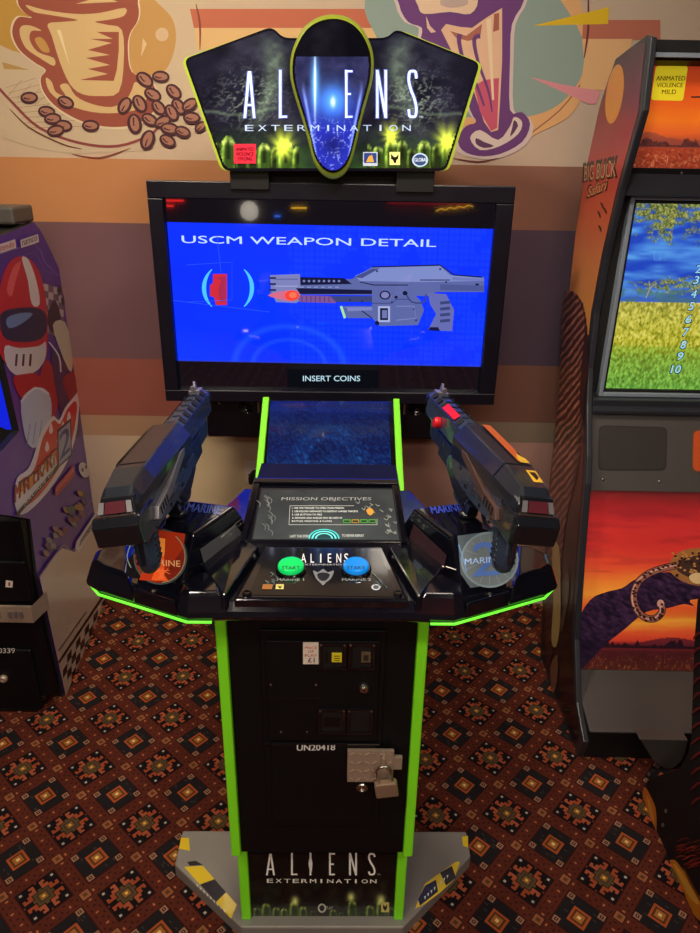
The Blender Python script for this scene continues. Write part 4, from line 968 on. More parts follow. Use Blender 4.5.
# ---------------------------------------------------------------- guns
def make_gun(side, gx, gy, mx, my):
    yaw = math.atan2(-(mx-gx), my-gy); ct = CAB.R @ Vector((gx, gy, 1.04))+CAB.loc
    root = thing('light_gun', 'slate blue-black toy rifle with pistol grip on the left player mount' if side < 0 else 'black toy rifle with orange and yellow stickers and red knob on the right player mount', 'light gun', tuple(ct), CABA+yaw, 'rifles mounted on the console')
    Ry = Matrix.Rotation(side*math.radians(9), 3, 'Y'); piv = Vector((0, 0, 1.195))
    def tf(v): v = Ry @ (v-piv)+piv; return v-Vector((0, 0, 1.04))
    G = lambda: MB(tf)
    def B(mb, n, m_, **k): return mb.build(n, m_, root, **k)
    inn = -side                                     # inner side (towards the cabinet centre)
    sec = lambda s_, top, ht, hm_, zm, hb, zb: [(-ht, s_, top), (-hm_, s_, zm), (-hm_, s_, zm-.012), (-hb, s_, zb), (hb, s_, zb), (hm_, s_, zm-.012), (hm_, s_, zm), (ht, s_, top)]
    mb = G(); mb.loft([sec(.012, 1.186, .020, .029, 1.176, .026, 1.14), sec(.03, 1.200, .0215, .033, 1.182, .028, 1.125), sec(.085, 1.208, .024, .037, 1.184, .028, 1.118), sec(.295, 1.205, .024, .042, 1.178, .03, 1.118), sec(.302, 1.202, .022, .039, 1.176, .028, 1.12)])
    B(mb, 'upper_shroud', 'gunshroud', bevel=.0025, seg=2)
    mb = G(); mb.prism([(-.0385, .1, 1.184), (-.0245, .1, 1.2085), (-.0245, .103, 1.2085), (-.0385, .103, 1.184)], (0, 0, .0012)); mb.prism([(-.024, .1, 1.208), (.024, .1, 1.208), (.024, .103, 1.208), (-.024, .103, 1.208)], (0, 0, .001)); B(mb, 'shroud_seam', 'gundark')
    # rear block and window
    mb = G(); mb.loft([[(-.036, -.016, 1.124), (.034, -.016, 1.124), (.034, -.018, 1.156), (-.036, -.018, 1.156)], [(-.038, -.006, 1.118), (.036, -.006, 1.118), (.036, -.004, 1.166), (-.038, -.004, 1.166)], [(-.034, .06, 1.118), (.034, .06, 1.118), (.034, .06, 1.166), (-.034, .06, 1.166)]]); B(mb, 'stock_block', 'smoke', bevel=.002)
    mb = G(); mb.prism([(-.03, -.002, 1.166), (.028, -.002, 1.166), (.026, .013, 1.19), (-.024, .013, 1.19)], (0, .02, 0)); fr = B(mb, 'sight_housing', 'smoke', bevel=.0015)
    mb = G(); mb.prism([(-.0175, -.0012, 1.171), (.0155, -.0012, 1.171), (.0145, .0085, 1.186), (-.0155, .0085, 1.186)], (0, -.0022, .0008)); mb.build('red_window', 'redwin2', fr, label='small dull red window')
    for xa, xb in ((-.0275, -.019), (.017, .0255)):
        mb = G(); mb.prism([(xa, -.0012, 1.171), (xb, -.0012, 1.171), (xb*.93, .0085, 1.186), (xa*.93, .0085, 1.186)], (0, -.0018, .0006)); mb.build('side_trim', 'silverdark', fr)
    mb = G(); mb.box(-.031, .029, -.0035, .0, 1.1655, 1.169); mb.build('window_ledge', 'silver', fr, bevel=.0008)
    # lower receiver (side profile)
    pr = [(.045, 1.125), (.30, 1.13), (.35, 1.122), (.362, 1.104), (.345, 1.09), (.30, 1.086), (.285, 1.066), (.272, 1.0605), (.24, 1.0605), (.215, 1.08), (.2, 1.104), (.10, 1.108), (.045, 1.112)]
    mb = G(); mb.prism([(-.02, s_, z) for s_, z in pr], (.04, 0, 0)); B(mb, 'lower_receiver', 'gun', bevel=.002)
    # raised side plates with slot details on both sides
    for sd in (-1, 1):
        X = sd*.0285; mb = G()
        mb.prism([(X, .05, 1.158), (X, .28, 1.162), (X, .30, 1.14), (X, .275, 1.112), (X, .19, 1.106), (X, .12, 1.108), (X, .045, 1.116)], (sd*.006, 0, 0)); B(mb, 'side_plate', 'gun', bevel=.0015)
        X = sd*.0335; mb = G()
        mb.prism([(X, .045, 1.132), (X, .06, 1.147), (X, .12, 1.152), (X, .22, 1.174), (X, .245, 1.172), (X, .238, 1.163), (X, .13, 1.138), (X, .055, 1.126)], (sd*.0085, 0, 0)); B(mb, 'side_rail', 'silverdark' if side < 0 else 'copperdark', bevel=.001)
        mb = G(); X = sd*.042
        for k in range(4): mb.box(min(X-sd*.001, X+sd*.0006), max(X-sd*.001, X+sd*.0006), .062+k*.012, .068+k*.012, 1.131+k*.001, 1.144+k*.001)
        B(mb, 'rail_slots', 'matt')
        X = sd*.0345
        mb = G(); mb.box(min(X, X+sd*.0016), max(X, X+sd*.0016), .135, .19, 1.126, 1.1305); B(mb, 'side_highlight', 'silver')
        for s_, z in [(.075, 1.121), (.28, 1.15), (.13, 1.116), (.205, 1.118), (.245, 1.136)]:
            mb = G(); mb.lathe((X, s_, z), (sd, 0, 0), [(.0042, -.001), (.0042, .0012), (.0025, .0012), (.0025, .0003), (.0002, .0003)], 10); B(mb, 'bolt', 'gundark')
        mb = G(); X = sd*.02
        mb.prism([(X, .21, 1.096), (X, .31, 1.11), (X, .335, 1.096), (X, .285, 1.078), (X, .24, 1.070)], (sd*.004, 0, 0)); B(mb, 'grip_panel', 'gundark', bevel=.001)
    # barrel shroud
    mb = G(); bs = lambda s_, g: [(-.012-g, s_, 1.196+g), (-.022-g, s_, 1.186+g), (-.022-g, s_, 1.145), (-.014, s_, 1.136), (.014, s_, 1.136), (.022+g, s_, 1.145), (.022+g, s_, 1.186+g), (.012+g, s_, 1.196+g)]
    mb.loft([bs(.30, .001), bs(.545, -.002), bs(.55, -.004)]); bar = B(mb, 'barrel_shroud', 'gun', bevel=.0015)
    for k in range(6):
        for sd in (-1, 1):
            mb = G(); y = .335+k*.034; mb.prism([(sd*.0115, y, 1.1975), (sd*.0115, y+.017, 1.1975), (sd*.0225, y+.017, 1.187), (sd*.0225, y, 1.187)], (sd*.001, 0, .001)); mb.build('vent_slot', 'matt', bar)
    for k in range(7):
        mb = G(); y = .325+k*.034; mb.box(-.008, .008, y, y+.005, 1.195, 1.1978); mb.build('barrel_rib', 'gundark', bar, bevel=.001)
    mb = G(); mb.cyl((0, .545, 1.168), (0, .575, 1.168), .012); mb.cyl((0, .57, 1.168), (0, .58, 1.168), .0145); B(mb, 'muzzle', 'gundark')
    mb = G(); mb.box(-.013, .013, .515, .54, 1.193, 1.2); mb.prism([(-.002, .518, 1.2), (-.002, .538, 1.2), (-.002, .534, 1.217), (-.002, .526, 1.217)], (.004, 0, 0)); mb.cyl((.0, .508, 1.207), (.0, .512, 1.207), .006, n=12); B(mb, 'front_sight', 'silverdark', bevel=.0008)
    mb = G(); mb.loft([[(-.017, .345, 1.09), (.017, .345, 1.09), (.019, .345, 1.136), (-.019, .345, 1.136)], [(-.017, .42, 1.094), (.017, .42, 1.094), (.019, .42, 1.136), (-.019, .42, 1.136)], [(-.013, .43, 1.102), (.013, .43, 1.102), (.017, .43, 1.136), (-.017, .43, 1.136)], [(-.013, .50, 1.104), (.013, .50, 1.104), (.016, .50, 1.138), (-.016, .50, 1.138)], [(-.009, .52, 1.118), (.009, .52, 1.118), (.012, .52, 1.14), (-.012, .52, 1.14)]]); B(mb, 'pump_grip', 'gundark', bevel=.002)
    # trigger guard, trigger, pistol grip, magazine, neck
    mb = G(); mb.tube([(0, .115, 1.102), (0, .12, 1.082), (0, .135, 1.07), (0, .16, 1.068), (0, .18, 1.08)], .004, 8); B(mb, 'trigger_guard', 'gundark', smooth=True)
    mb = G(); mb.tube([(0, .15, 1.1), (0, .142, 1.088), (0, .148, 1.078)], .0035, 8); B(mb, 'trigger', 'gundark', smooth=True)
    mb = G(); rg = []
    for (s_, z, a_, b_) in [(.088, 1.138, .03, .022), (.084, 1.12, .03, .0225), (.077, 1.095, .028, .020), (.07, 1.07, .026, .019), (.065, 1.052, .026, .0185), (.062, 1.038, .021, .015), (.061, 1.032, .011, .008)]:
        rg.append([(b_*math.cos(t*math.pi/7), s_+a_*math.sin(t*math.pi/7), z-.15*a_*math.sin(t*math.pi/7)) for t in range(14)])
    mb.loft(rg); gr = B(mb, 'pistol_grip', 'gun', smooth=True)
    mb = G()
    for k in range(7):
        z = 1.052+k*.009; s_ = .0655+.0022*k
        for sd in (-1, 1): mb.prism([(sd*.0172, s_-.0105, z-.0025), (sd*.0172, s_+.0105, z+.0025), (sd*.0172, s_+.0105, z+.005), (sd*.0172, s_-.0105, z-.0000)], (sd*.0022, 0, 0))
    mb.tube([(0, .041, 1.055), (0, .045, 1.075), (0, .049, 1.095)], .0045, 6)
    B(mb, 'grip_ribs', 'gundark')
    mb = G(); mb.prism([(-.022, .205, 1.12), (-.022, .272, 1.12), (-.022, .262, 1.072), (-.022, .228, 1.066)], (.044, 0, 0)); B(mb, 'magazine', 'gundark', bevel=.002)
    mb = MB(lambda v: Vector((v.x-side*.026, v.y, v.z-1.04))); mb.lathe((0, .232, 1.0525), (0, 0, 1), [(.018, 0), (.018, .005), (.013, .009), (.012, .03)], 16); mb.prism([(-.01, .212, 1.06), (-.01, .25, 1.06), (-.01, .262, 1.085), (-.01, .2, 1.085)], (.02, 0, 0)); B(mb, 'swivel_neck', 'gundark', bevel=.001)
    if side > 0:
        mb = G(); mb.prism([(-.0232, .36, 1.19), (-.0232, .44, 1.188), (-.0125, .44, 1.1985), (-.0125, .36, 1.1995)], (0, 0, .0012)); B(mb, 'red_insert', 'red', label='bright red insert beside the vent slots')
        mb = G(); mb.lathe((-.022, .44, 1.156), (-1, 0, 0), [(.012, 0), (.012, .008), (.009, .012), (.0003, .012)], 18); B(mb, 'side_knob', 'red', label='round red knob')
        # stickers on the outer slope of the shroud
        def on(y, t): return (.003+.0205*t, y, (1.2095 if y > .1 else 1.2068 if y > .08 else 1.2035)+.0003)
        mb = G(); mb.col = (196, 96, 52); mb.add([on(.11, .05), on(.11, .85), on(.29, .9), on(.29, .12)], [(0, 1, 2, 3)])
        mb.col = (46, 30, 26); mb.add([tuple(Vector(on(*p))+Vector((.0002, 0, .0004))) for p in [(.11, .3), (.11, .85), (.17, .9), (.13, .5)]], [(0, 1, 2, 3)])
        mb.col = (222, 180, 60); mb.add([tuple(Vector(on(*p))+Vector((.0004, 0, .0008))) for p in [(.105, .1), (.105, .9), (.125, .9), (.145, .5), (.12, .1)]], [(0, 1, 2, 3, 4)])
        mb.col = (226, 182, 58); SL = lambda y, t: (.003+.0185*t, y, 1.2+(y-.03)*.1455+.0006)
        mb.add([SL(.045, .05), SL(.045, .95), SL(.08, .95), SL(.08, .05)], [(0, 1, 2, 3)])
        mb.col = (30, 26, 24); mb.add([tuple(Vector(SL(*p))+Vector((0, 0, .0004))) for p in [(.05, .45), (.06, .85), (.074, .8), (.074, .2)]], [(0, 1, 2, 3)])
        B(mb, 'stickers', 'art', label='orange and yellow warning stickers')
    else:
        mb = G(); mb.add([(-.0395, .105, 1.1845), (-.0245, .105, 1.2105), (-.0245, .292, 1.2075), (-.0435, .292, 1.182)], [(3, 2, 1, 0)]); mb.col = (104, 100, 70); B(mb, 'shroud_facet', 'olive', label='smoky olive facet')
    return root
make_gun(-1, -.305, -.122, -.283, .42)
make_gun(1, .332, -.108, .243, .44)
# ================================================================== KART CABINET (left)
kp0, kp1 = Vector((-.944, 1.83, 0)), Vector((-1.0, 2.43, 0)); kd = (kp1-kp0).normalized()
kart = worldthing('kart_arcade_cabinet', 'purple racing game arcade cabinet with black coin door at the left edge', 'arcade cabinet', (-1.2, 2.1, 0))
ka = Art(WORLD, kp0, kd, (0, 0, 1), base=0.)
kn = ka.n
ko = [(-42, 250), (0, 236), (34, 222), (42, 233), (66, 283), (69, 300), (90, 460), (105, 603), (64, 699), (37, 577), (30, 519), (-60, 505), (-60, 480), (-12, 462), (3, 449), (19, 431), (5, 369), (-2, 325), (-42, 318)]
kou = [ka.uv(*p) for p in ko]
def kw(u, v, h=0.): return ka.o+ka.ex*u+ka.ey*v+ka.n*h
mb = MB(); mb.prism([kw(u, v) for u, v in kou], -kn*.02); mb.build('side_panel', 'matt', kart, bevel=.001)
ka.h = .0006
PU = (92, 52, 150)
def kin(pts, k=.96): return pts
ka.poly(ko, PU)
ka.poly([(-42, 250), (0, 236), (34, 222), (42, 233), (66, 283), (40, 268), (-42, 275)], (84, 50, 158))
ka.stroke([(-10, 258), (34, 244), (44, 262), (58, 275)], .7, (150, 120, 200), 2); ka.stroke([(10, 262), (34, 252), (44, 270), (62, 276)], .5, (130, 100, 190), 2)
# chequered band, racing artwork (no characters)
for i in range(8):
    for j in range(7):
        x = 38+i*5; y = 282+j*7+i*1.5
        if x < 66+(y-283)*.1 and y < 345 and x+5 < 68: ka.poly([(x, y), (x+5, y+1), (x+5, y+8), (x, y+7)], (206, 186, 190) if (i+j) % 2 else (122, 96, 120))
# a red racing helmet with wide dark visor, gloves and suit (plain generic driver)
ka.sm([(-4, 340), (-2, 295), (6, 266), (20, 256), (34, 264), (43, 286), (47, 320), (46, 352), (40, 366), (20, 372), (4, 362)], (206, 34, 48), 3)
ka.sm([(6, 290), (12, 268), (20, 262), (15, 280), (11, 296)], (236, 96, 98), 3)
ka.sm([(21, 258), (28, 260), (36, 282), (39, 304), (31, 304), (27, 280)], (232, 222, 226), 3)
ka.sm([(0, 314), (16, 308), (36, 308), (45, 314), (46, 330), (38, 340), (18, 342), (2, 336)], (34, 38, 74), 3)
ka.sm([(6, 318), (20, 313), (32, 314), (20, 324), (8, 328)], (112, 140, 196), 3)
ka.sm([(4, 346), (18, 348), (38, 346), (45, 342), (44, 360), (34, 372), (18, 376), (6, 366)], (222, 212, 216), 3)
for k in range(3): ka.stroke([(16+k*7, 354), (15+k*7, 366)], 2.2, (70, 50, 64))
ka.sm([(40, 372), (46, 360), (54, 372), (58, 398), (52, 420), (46, 406), (36, 392)], (180, 30, 48), 3)
ka.sm([(12, 378), (24, 374), (36, 374), (40, 386), (30, 398), (20, 398)], (188, 30, 46), 3)
ka.sm([(20, 402), (30, 390), (42, 388), (50, 398), (50, 420), (42, 440), (32, 448), (24, 436)], (196, 204, 228), 3)
for k in range(3): ka.stroke([(26+k*6, 446-k*2), (29+k*6, 424-k*2)], .9, (140, 150, 190))
ka.stroke([(20, 402), (34, 388), (48, 394)], 2.2, (230, 232, 244), 3)
ka.sm([(47, 312), (54, 300), (60, 316), (62, 340), (54, 334), (48, 326)], (54, 30, 50), 3); ka.sm([(52, 325), (64, 322), (72, 350), (70, 372), (60, 352)], (214, 200, 176), 3); ka.sm([(50, 350), (62, 358), (76, 400), (78, 436), (66, 430), (56, 396)], (44, 38, 92), 3); ka.sm([(62, 380), (74, 372), (78, 394), (70, 402)], (150, 30, 50), 3)
ka.stroke([(48, 342), (58, 356), (60, 372)], 1.4, (236, 228, 236), 3); ka.stroke([(76, 380), (82, 410), (86, 440)], 1.2, (214, 206, 220), 3)
for x, y in [(62, 300), (58, 290), (68, 318)]: ka.poly([(x-2, y), (x, y-6), (x+3, y), (x, y+6)], (40, 28, 44))
# flames and logo
ka.sm([(13, 500), (16, 478), (26, 470), (32, 458), (38, 438), (44, 426), (52, 416), (58, 420), (64, 408), (72, 398), (78, 392), (78, 410), (74, 440), (62, 470), (40, 500), (20, 515)], (232, 220, 226), 3)
ka.sm([(17, 496), (20, 480), (30, 474), (36, 460), (41, 440), (46, 430), (53, 420), (59, 424), (66, 410), (74, 401), (76, 410), (71, 440), (58, 468), (38, 496), (20, 508)], (214, 46, 48), 3)
for x, y in [(50, 430), (58, 440), (68, 418), (46, 448), (62, 428)]: ka.sm([(x, y-7), (x+2.2, y), (x, y+4), (x-2.2, y+1)], (240, 215, 220), 2)
ka.sm([(24, 486), (36, 474), (50, 462), (56, 470), (40, 490), (26, 500)], (238, 120, 50), 3)
ka.poly([(56, 430), (70, 418), (71, 456), (57, 468)], (30, 34, 60)); ka.poly([(57.5, 432), (69, 421.5), (70, 454), (58, 465.5)], (160, 160, 190))
ka.text('2', (58.5, 461), (69, 450), (58.5, 434), (34, 66, 130), .06)
ka.poly([(13, 492), (54, 453), (56, 468), (16, 516)], (236, 226, 224))
for i, ch in enumerate('MARIO'):
    x = 14+i*4.6; y = 502-i*4.4; ka.text(ch, (x-.6, y+1), (x+4.9, y-4.2), (x-.6, y-16.5+i*1.2), (24, 18, 24), .16); ka.text(ch, (x, y), (x+4.2, y-4), (x, y-15+i*1.2), (200, 40, 40) if i % 2 == 0 else (232, 140, 40), .07)
for i, ch in enumerate('KART'):
    x = 37+i*4.5; y = 480-i*4.4; ka.text(ch, (x-.6, y+1), (x+4.9, y-4.2), (x-.6, y-14.5), (24, 18, 24), .16); ka.text(ch, (x, y), (x+4.2, y-4), (x, y-13), (206, 70, 44) if i % 2 == 0 else (236, 150, 40), .07)
ka.poly([(15, 512), (56, 464), (56.5, 469), (15, 517)], (22, 20, 26)); ka.text('ARCADE GP', (22, 507), (52, 472), (22, 503), (230, 225, 220), .03)
# logos at the top
ka.poly([(-14, 248), (13, 239), (14, 248), (-13, 257)], (220, 205, 210)); ka.text('Nintendo', (-11, 254), (12, 246.5), (-11, 247.5), (190, 30, 50), .03)
ka.poly([(18, 240), (36, 234), (37, 242), (19, 248)], (226, 220, 224)); ka.text('namco', (20, 246), (35, 240.5), (20, 241), (60, 30, 70), .06)
# red banner and coloured racers' discs
ka.poly([(53, 488), (72, 465), (73, 475), (54, 497)], (190, 34, 44)); ka.text('NEW CHALLENGERS', (54, 493), (72, 471), (54, 489.5), (230, 160, 160), .02)
for k in range(26):
    x = 40+44*hsh(k, 21); y = 545-(x-40)*1.15+26*hsh(k, 22)-8
    if x > 84 or y < 470: continue
    ka.ell(x, y, 2.4, 3.6, [(150, 110, 90), (120, 50, 60), (60, 90, 80), (170, 120, 60), (60, 50, 90), (130, 125, 130)][k % 6], -40, 12)
ka.ell(82, 470, 5, 8, (206, 200, 200), -20, 16); ka.ell(80.5, 470, 1, 2, (40, 30, 40)); ka.ell(84, 467, 1, 2, (40, 30, 40))
ka.stroke([(75, 517), (90, 500)], .8, (120, 100, 150))
# cream lower part with chequers
ka.poly([(37, 577), (52, 556), (60, 548), (72, 552), (76, 548), (96, 516), (99, 548), (105, 603), (64, 699)], (212, 192, 176))
ka.stroke([(37, 577), (52, 556), (62, 545), (72, 550), (96, 516)], 1.2, (150, 130, 150), 3)
ka.poly([(73, 549), (74, 542), (94, 512), (97, 513), (97, 519), (77, 552)], (222, 214, 216)); ka.poly([(77, 547), (78, 541), (93, 518), (95, 522)], (40, 34, 60)); ka.text('BANDAI NAMCO', (78.5, 545.5), (94, 521.5), (78.5, 542), (225, 220, 225), .03)
ka.stroke([(56, 663), (104, 592)], 2.4, (36, 26, 34)); ka.stroke([(56, 651), (84, 612)], 1.6, (120, 104, 96))
for i in range(14):
    for j in range(7):
        h_ = 8.6-i*.12; x = 56+i*4.4; y = 668-i*6.5+j*h_
        if (i+j) % 2: continue
        q = [(x, y), (x+4.4, y-6.5), (x+4.4, y-6.5+h_), (x, y+h_)]
        # keep inside panel: below stripe and above bottom edge line (64,699)-(105,603)
        ok = all(((py-699)-(603-699)/(105-64)*(px_-64)) < 1.5 and px_ < 106 for px_, py in q) and all(px_ > 37+(py-577)*.215+.5 for px_, py in q)
        if ok: ka.poly(q, (34, 24, 32))
ka.mb.build('side_artwork', 'art', kart, label='purple side artwork with red flames and black and white chequers')
# body, screen, deck, coin housing
XL = -1.62
def kprof(pp, d0, d1, nm, m_, **k):
    mb = MB(); q = [ka.W(*p) for p in pp]; q0 = [p-kn*d0 for p in q]; mb.prism(q0, -kn*(d1-d0)); return mb.build(nm, m_, kart, **k)
kprof([(-42, 250), (0, 238), (34, 224), (42, 235), (66, 285), (69, 300), (90, 460), (104, 600), (66, 694), (44, 577), (40, 520), (40, 440), (36, 400), (30, 330), (-42, 300)], .021, .64, 'cabinet_body', 'matt', bevel=.003)
mb = MB(); mb.box(XL+.05, -.985, 2.02, 2.04, .80, 1.29); mb.build('screen_bezel', 'matt', kart)
mb = MB(); mb.col = (6, 20, 150); mb.add([(XL+.1, 2.018, .885), (-.998, 2.018, .885), (-.998, 2.018, 1.24), (XL+.1, 2.018, 1.24)], [(0, 1, 2, 3)]); mb.build('screen', 'screen', kart, label='blue screen just inside the frame edge')
p = ka.W(34, 222)
mb = MB(); mb.box(XL, -.99, p.y-.12, p.y+.02, p.z, p.z+.05); mb.build('top_box', 'grey', kart, bevel=.008)
HY1 = 1.785
hp = Art(WORLD, (0, HY1, 0), (1, 0, 0), (0, 0, 1))
tr_ = Vector((-.95, 0, hp.W(36, 512).z))
mb = MB(); mb.prism([(tr_.x, HY1, .05), (tr_.x, HY1, tr_.z-.03), (tr_.x, HY1+.03, tr_.z), (tr_.x, HY1+.06, tr_.z+.005), (tr_.x, HY1+.06, .05)], (XL-tr_.x, 0, 0)); hous = mb.build('coin_housing', 'satin', kart, bevel=.006)
hous['org'] = kart['org']
def hbox(x0, y0, x1, y1, d, nm, m_, par=hous, **k):
    a_ = hp.W(x0, y1); b_ = hp.W(x1, y0); mb = MB(); mb.box(min(a_.x, b_.x), max(a_.x, b_.x), HY1-d, HY1, min(a_.z, b_.z), max(a_.z, b_.z)); return mb.build(nm, m_, par, **k)
hbox(-60, 560, 26, 598, .012, 'coin_door', 'satin', bevel=.006, seg=3)
hbox(-60, 648, 32, 705, .012, 'cash_door', 'satin', bevel=.006, seg=3)
hbox(-60, 706, 39, 712, .016, 'bottom_rail', 'gloss', bevel=.004, seg=3)
hb = Art(WORLD, (0, HY1-.012, 0), (1, 0, 0), (0, 0, 1))
hb.poly([(6, 580), (13, 581), (12.5, 587.5), (5.5, 587)], (232, 225, 210)); hb.poly([(8.5, 582), (10.5, 582.5), (10.2, 586), (8.3, 585.8)], (150, 60, 50)); hb.mb.build('door_sticker', 'artmatt', hous, label='small white sticker'); hb.mb = MB(); hb.text('00339', (-6, 653), (15, 653), (-6, 648), (220, 215, 210), .03)
hb.mb.build('door_number', 'artmatt', hous, label='white number')
q = hb.W(4, 678); mb = MB(); mb.lathe((q.x, HY1-.012, q.z), (0, -1, 0), [(.013, 0), (.013, .008), (.009, .012), (.004, .012), (.0003, .01)], 18); mb.build('lock', 'steel', hous)
# steel lock bar with angled end
a_ = hp.W(-60, 617); b_ = hp.W(34, 603); x2 = hp.W(38.5, 603).x
mb = MB(); mb.box(a_.x, b_.x, HY1-.022, HY1-.012, a_.z, b_.z); mb.prism([(b_.x, HY1-.022, a_.z+.002), (b_.x, HY1-.022, b_.z+.002), (b_.x+.02, HY1+.04, b_.z+.012), (b_.x+.02, HY1+.04, a_.z+.01)], (.002, .006, 0))
lbar = mb.build('lock_bar', 'steel', hous, bevel=.0015, label='steel security bar across the coin door'); lbar['org'] = kart['org']
for x in (3, 14, 19.5, 25): 
    mb = MB(); q = hp.W(x, 610); mb.box(q.x-.006, q.x+.004, HY1-.027, HY1-.022, q.z-.011, q.z+.011)
    mb.build('bar_notch', 'silverdark', hous)
for x in (-1.5, -1.02):
    mb = MB(); mb.cyl((x, 1.86, 0), (x, 1.86, .05), .022, .026); mb.build('caster_foot', 'plate', kart)

# ================================================================== SAFARI CABINET (right)
SX = .71
saf = worldthing('hunting_arcade_cabinet', 'tall orange sunset hunting game arcade cabinet at the right edge', 'arcade cabinet', (1.05, 2.0, 0))
so = [(650, 38), (645, 36), (615, 56), (611, 66), (600, 105), (586, 165), (577, 225), (570, 300), (563, 400), (554, 500), (548, 600), (547, 655)]
sa = Art(WORLD, (SX, 2.0, 0), (0, -1, 0), (0, 0, 1), base=0.)
prof = [(1.975, 1.945), (2.01, 1.955), (2.22, 1.93), (2.25, 1.89), (2.30, 1.82), (2.345, 1.66), (2.365, 1.46), (2.345, 1.25), (2.30, .93), (2.265, .56), (2.19, .3), (2.10, .05), (2.10, 0.), (1.62, 0.), (1.60, .08), (1.70, .14), (1.80, .30), (1.87, .56), (1.92, .78), (1.95, .86), (2.02, 1.0), (2.055, 1.1), (2.075, 1.26), (2.06, 1.42), (2.02, 1.6), (1.95, 1.785)]
mb = MB(); mb.prism([(SX, y, z) for y, z in prof], (.018, 0, 0)); mb.build('side_panel', 'edge', saf, bevel=.004)
mb = MB(); mb.prism([(1.43, y, z) for y, z in prof], (.03, 0, 0)); mb.build('side_panel', 'edge', saf, bevel=.004)
# side artwork as raster clipped to the profile (inset from the front edge)
def yfront(z):
    pts = [(0, 1.64), (.08, 1.625), (.14, 1.72), (.30, 1.82), (.56, 1.89), (.78, 1.94), (.86, 1.97), (1.0, 2.04), (1.1, 2.07), (1.26, 2.09), (1.42, 2.075), (1.6, 2.035), (1.785, 1.965), (1.94, 1.99)]
    return ramp([(z_, (y_,)*3) for z_, y_ in pts], z)[0]+.012
def yback(z):
    pts = [(0, 2.1), (.05, 2.1), (.3, 2.19), (.56, 2.265), (.93, 2.30), (1.25, 2.345), (1.46, 2.365), (1.66, 2.345), (1.82, 2.30), (1.89, 2.25), (1.93, 2.2), (1.95, 2.02)]
    return ramp([(z_, (y_,)*3) for z_, y_ in pts], z)[0]-.003
NU, NZ = 40, 150; vs = []; cs = []
st_ = [(0, (26, 18, 22)), (.5, (52, 28, 32)), (.8, (140, 70, 52)), (1.05, (206, 124, 72)), (1.25, (226, 152, 80)), (1.4, (222, 134, 80)), (1.55, (206, 90, 66)), (1.68, (180, 54, 62)), (1.76, (150, 50, 70)), (1.84, (112, 54, 76)), (1.94, (82, 50, 70))]
for j in range(NZ+1):
    z = .02+(1.94-.02)*j/NZ
    for i in range(NU+1):
        y = yback(z)*(1-i/NU)+yfront(z)*i/NU
        vs.append((SX-.0008, y, z)); c = ramp(st_, z); c = mix(c, (255, 190, 110), .16*(fbm(y*9, z*16, 2)-.3)) if z > .9 else mix(c, (12, 10, 14), fbm(y*9, z*9, 5)*.6)
        cs.append(tuple(c))
sa.mb.add(vs, [(j*(NU+1)+i+1, j*(NU+1)+i, (j+1)*(NU+1)+i, (j+1)*(NU+1)+i+1) for j in range(NZ) for i in range(NU)], cs)
sa.h = .0012
sa.ell(615, 94, 8.5, 30, (226, 152, 72), 8, 30)
sa.text('BIG BUCK', (583, 183), (618, 178), (583, 163), (30, 18, 20), .14, .2); sa.text('BIG BUCK', (584.5, 181), (616.5, 176.5), (584.5, 166), (204, 160, 122), .03, .2)
for k in range(9): sa.poly([(585+k*3.8, 166-k*.4), (587+k*3.8, 166-k*.4), (585.6+k*3.8, 161-k*.4)], (30, 18, 20))
sa.text('Safari', (587, 199), (609, 190), (587, 186), (36, 20, 20), .12, .3); sa.text('Safari', (588, 197.5), (608, 189), (588, 187.5), (226, 160, 112), .03, .3)
for x, y in [(603, 205), (600, 214), (601, 228), (606, 210)]: sa.stroke([(x-2, y-3), (x, y), (x+1, y+4)], (.6, 1.8, 0), (50, 24, 20), 2)
# elephant hide, trunk and tusk
hide = [(570, 292), (576, 294), (584, 305), (588, 325), (590, 350), (589, 372), (586, 380), (582, 440), (576, 480), (566, 520), (558, 540), (550, 560), (549, 600), (549, 500), (556, 440), (563, 380), (566, 330)]
def hfn2(x, y):
    v = .5+.5*math.sin((y+(x-560)*1.25)*.72+6*fbm(x*.12, y*.06, 3)); n = fbm(x*.5, y*.25, 4)
    c = mix((62, 30, 32), (205, 130, 104), v*v*.95*(.4+n)); c = mix(c, (52, 26, 28), max(0, (y-470)/160)*.8)
    return mix(c, (44, 22, 26), max(0, 1-abs(x-(588-(max(0, y-385)*.13)))/3.5)*.7)
ho = spline([(563, 300), (570, 290), (576, 292), (584, 303), (588, 325), (590, 350), (589, 372), (586, 392), (583, 440), (577, 480), (568, 515), (563, 560), (560, 620), (552, 660), (546, 660), (547, 560), (554, 440), (560, 380)], 3)
sa.clip(ho, 540, 288, 592, 664, 52, 250, hfn2)
sa.sm([(586, 330), (589, 350), (589, 376), (586, 388), (584, 420), (580, 400), (583, 360)], (56, 30, 34), 3)
sa.stroke([(568, 294), (580, 300), (586, 320), (588, 350)], 1., (50, 26, 28), 3)
sa.sm([(553, 548), (559, 545), (561, 570), (561, 620), (557, 646), (552, 640), (554, 600)], (180, 152, 96), 3)
sa.sm([(566, 575), (570, 577), (569, 600), (563, 630), (561, 625), (565, 600)], (86, 68, 56), 3)
sa.sm([(551, 668), (558, 655), (558, 680), (553, 695)], (120, 84, 66), 3)
sa.mb.build('side_artwork', 'art', saf, label='side artwork of an orange sun over purple to orange sky with brown elephant hide')
XI, XR = SX+.018, 1.43
mb = MB(); mb.prism([(XI, 2.0, 1.90), (XI, 2.0, 1.945), (XI, 2.2, 1.925), (XI, 2.2, 1.86)], (XR-XI, 0, 0)); mb.build('top_moulding', 'matt', saf, bevel=.003)
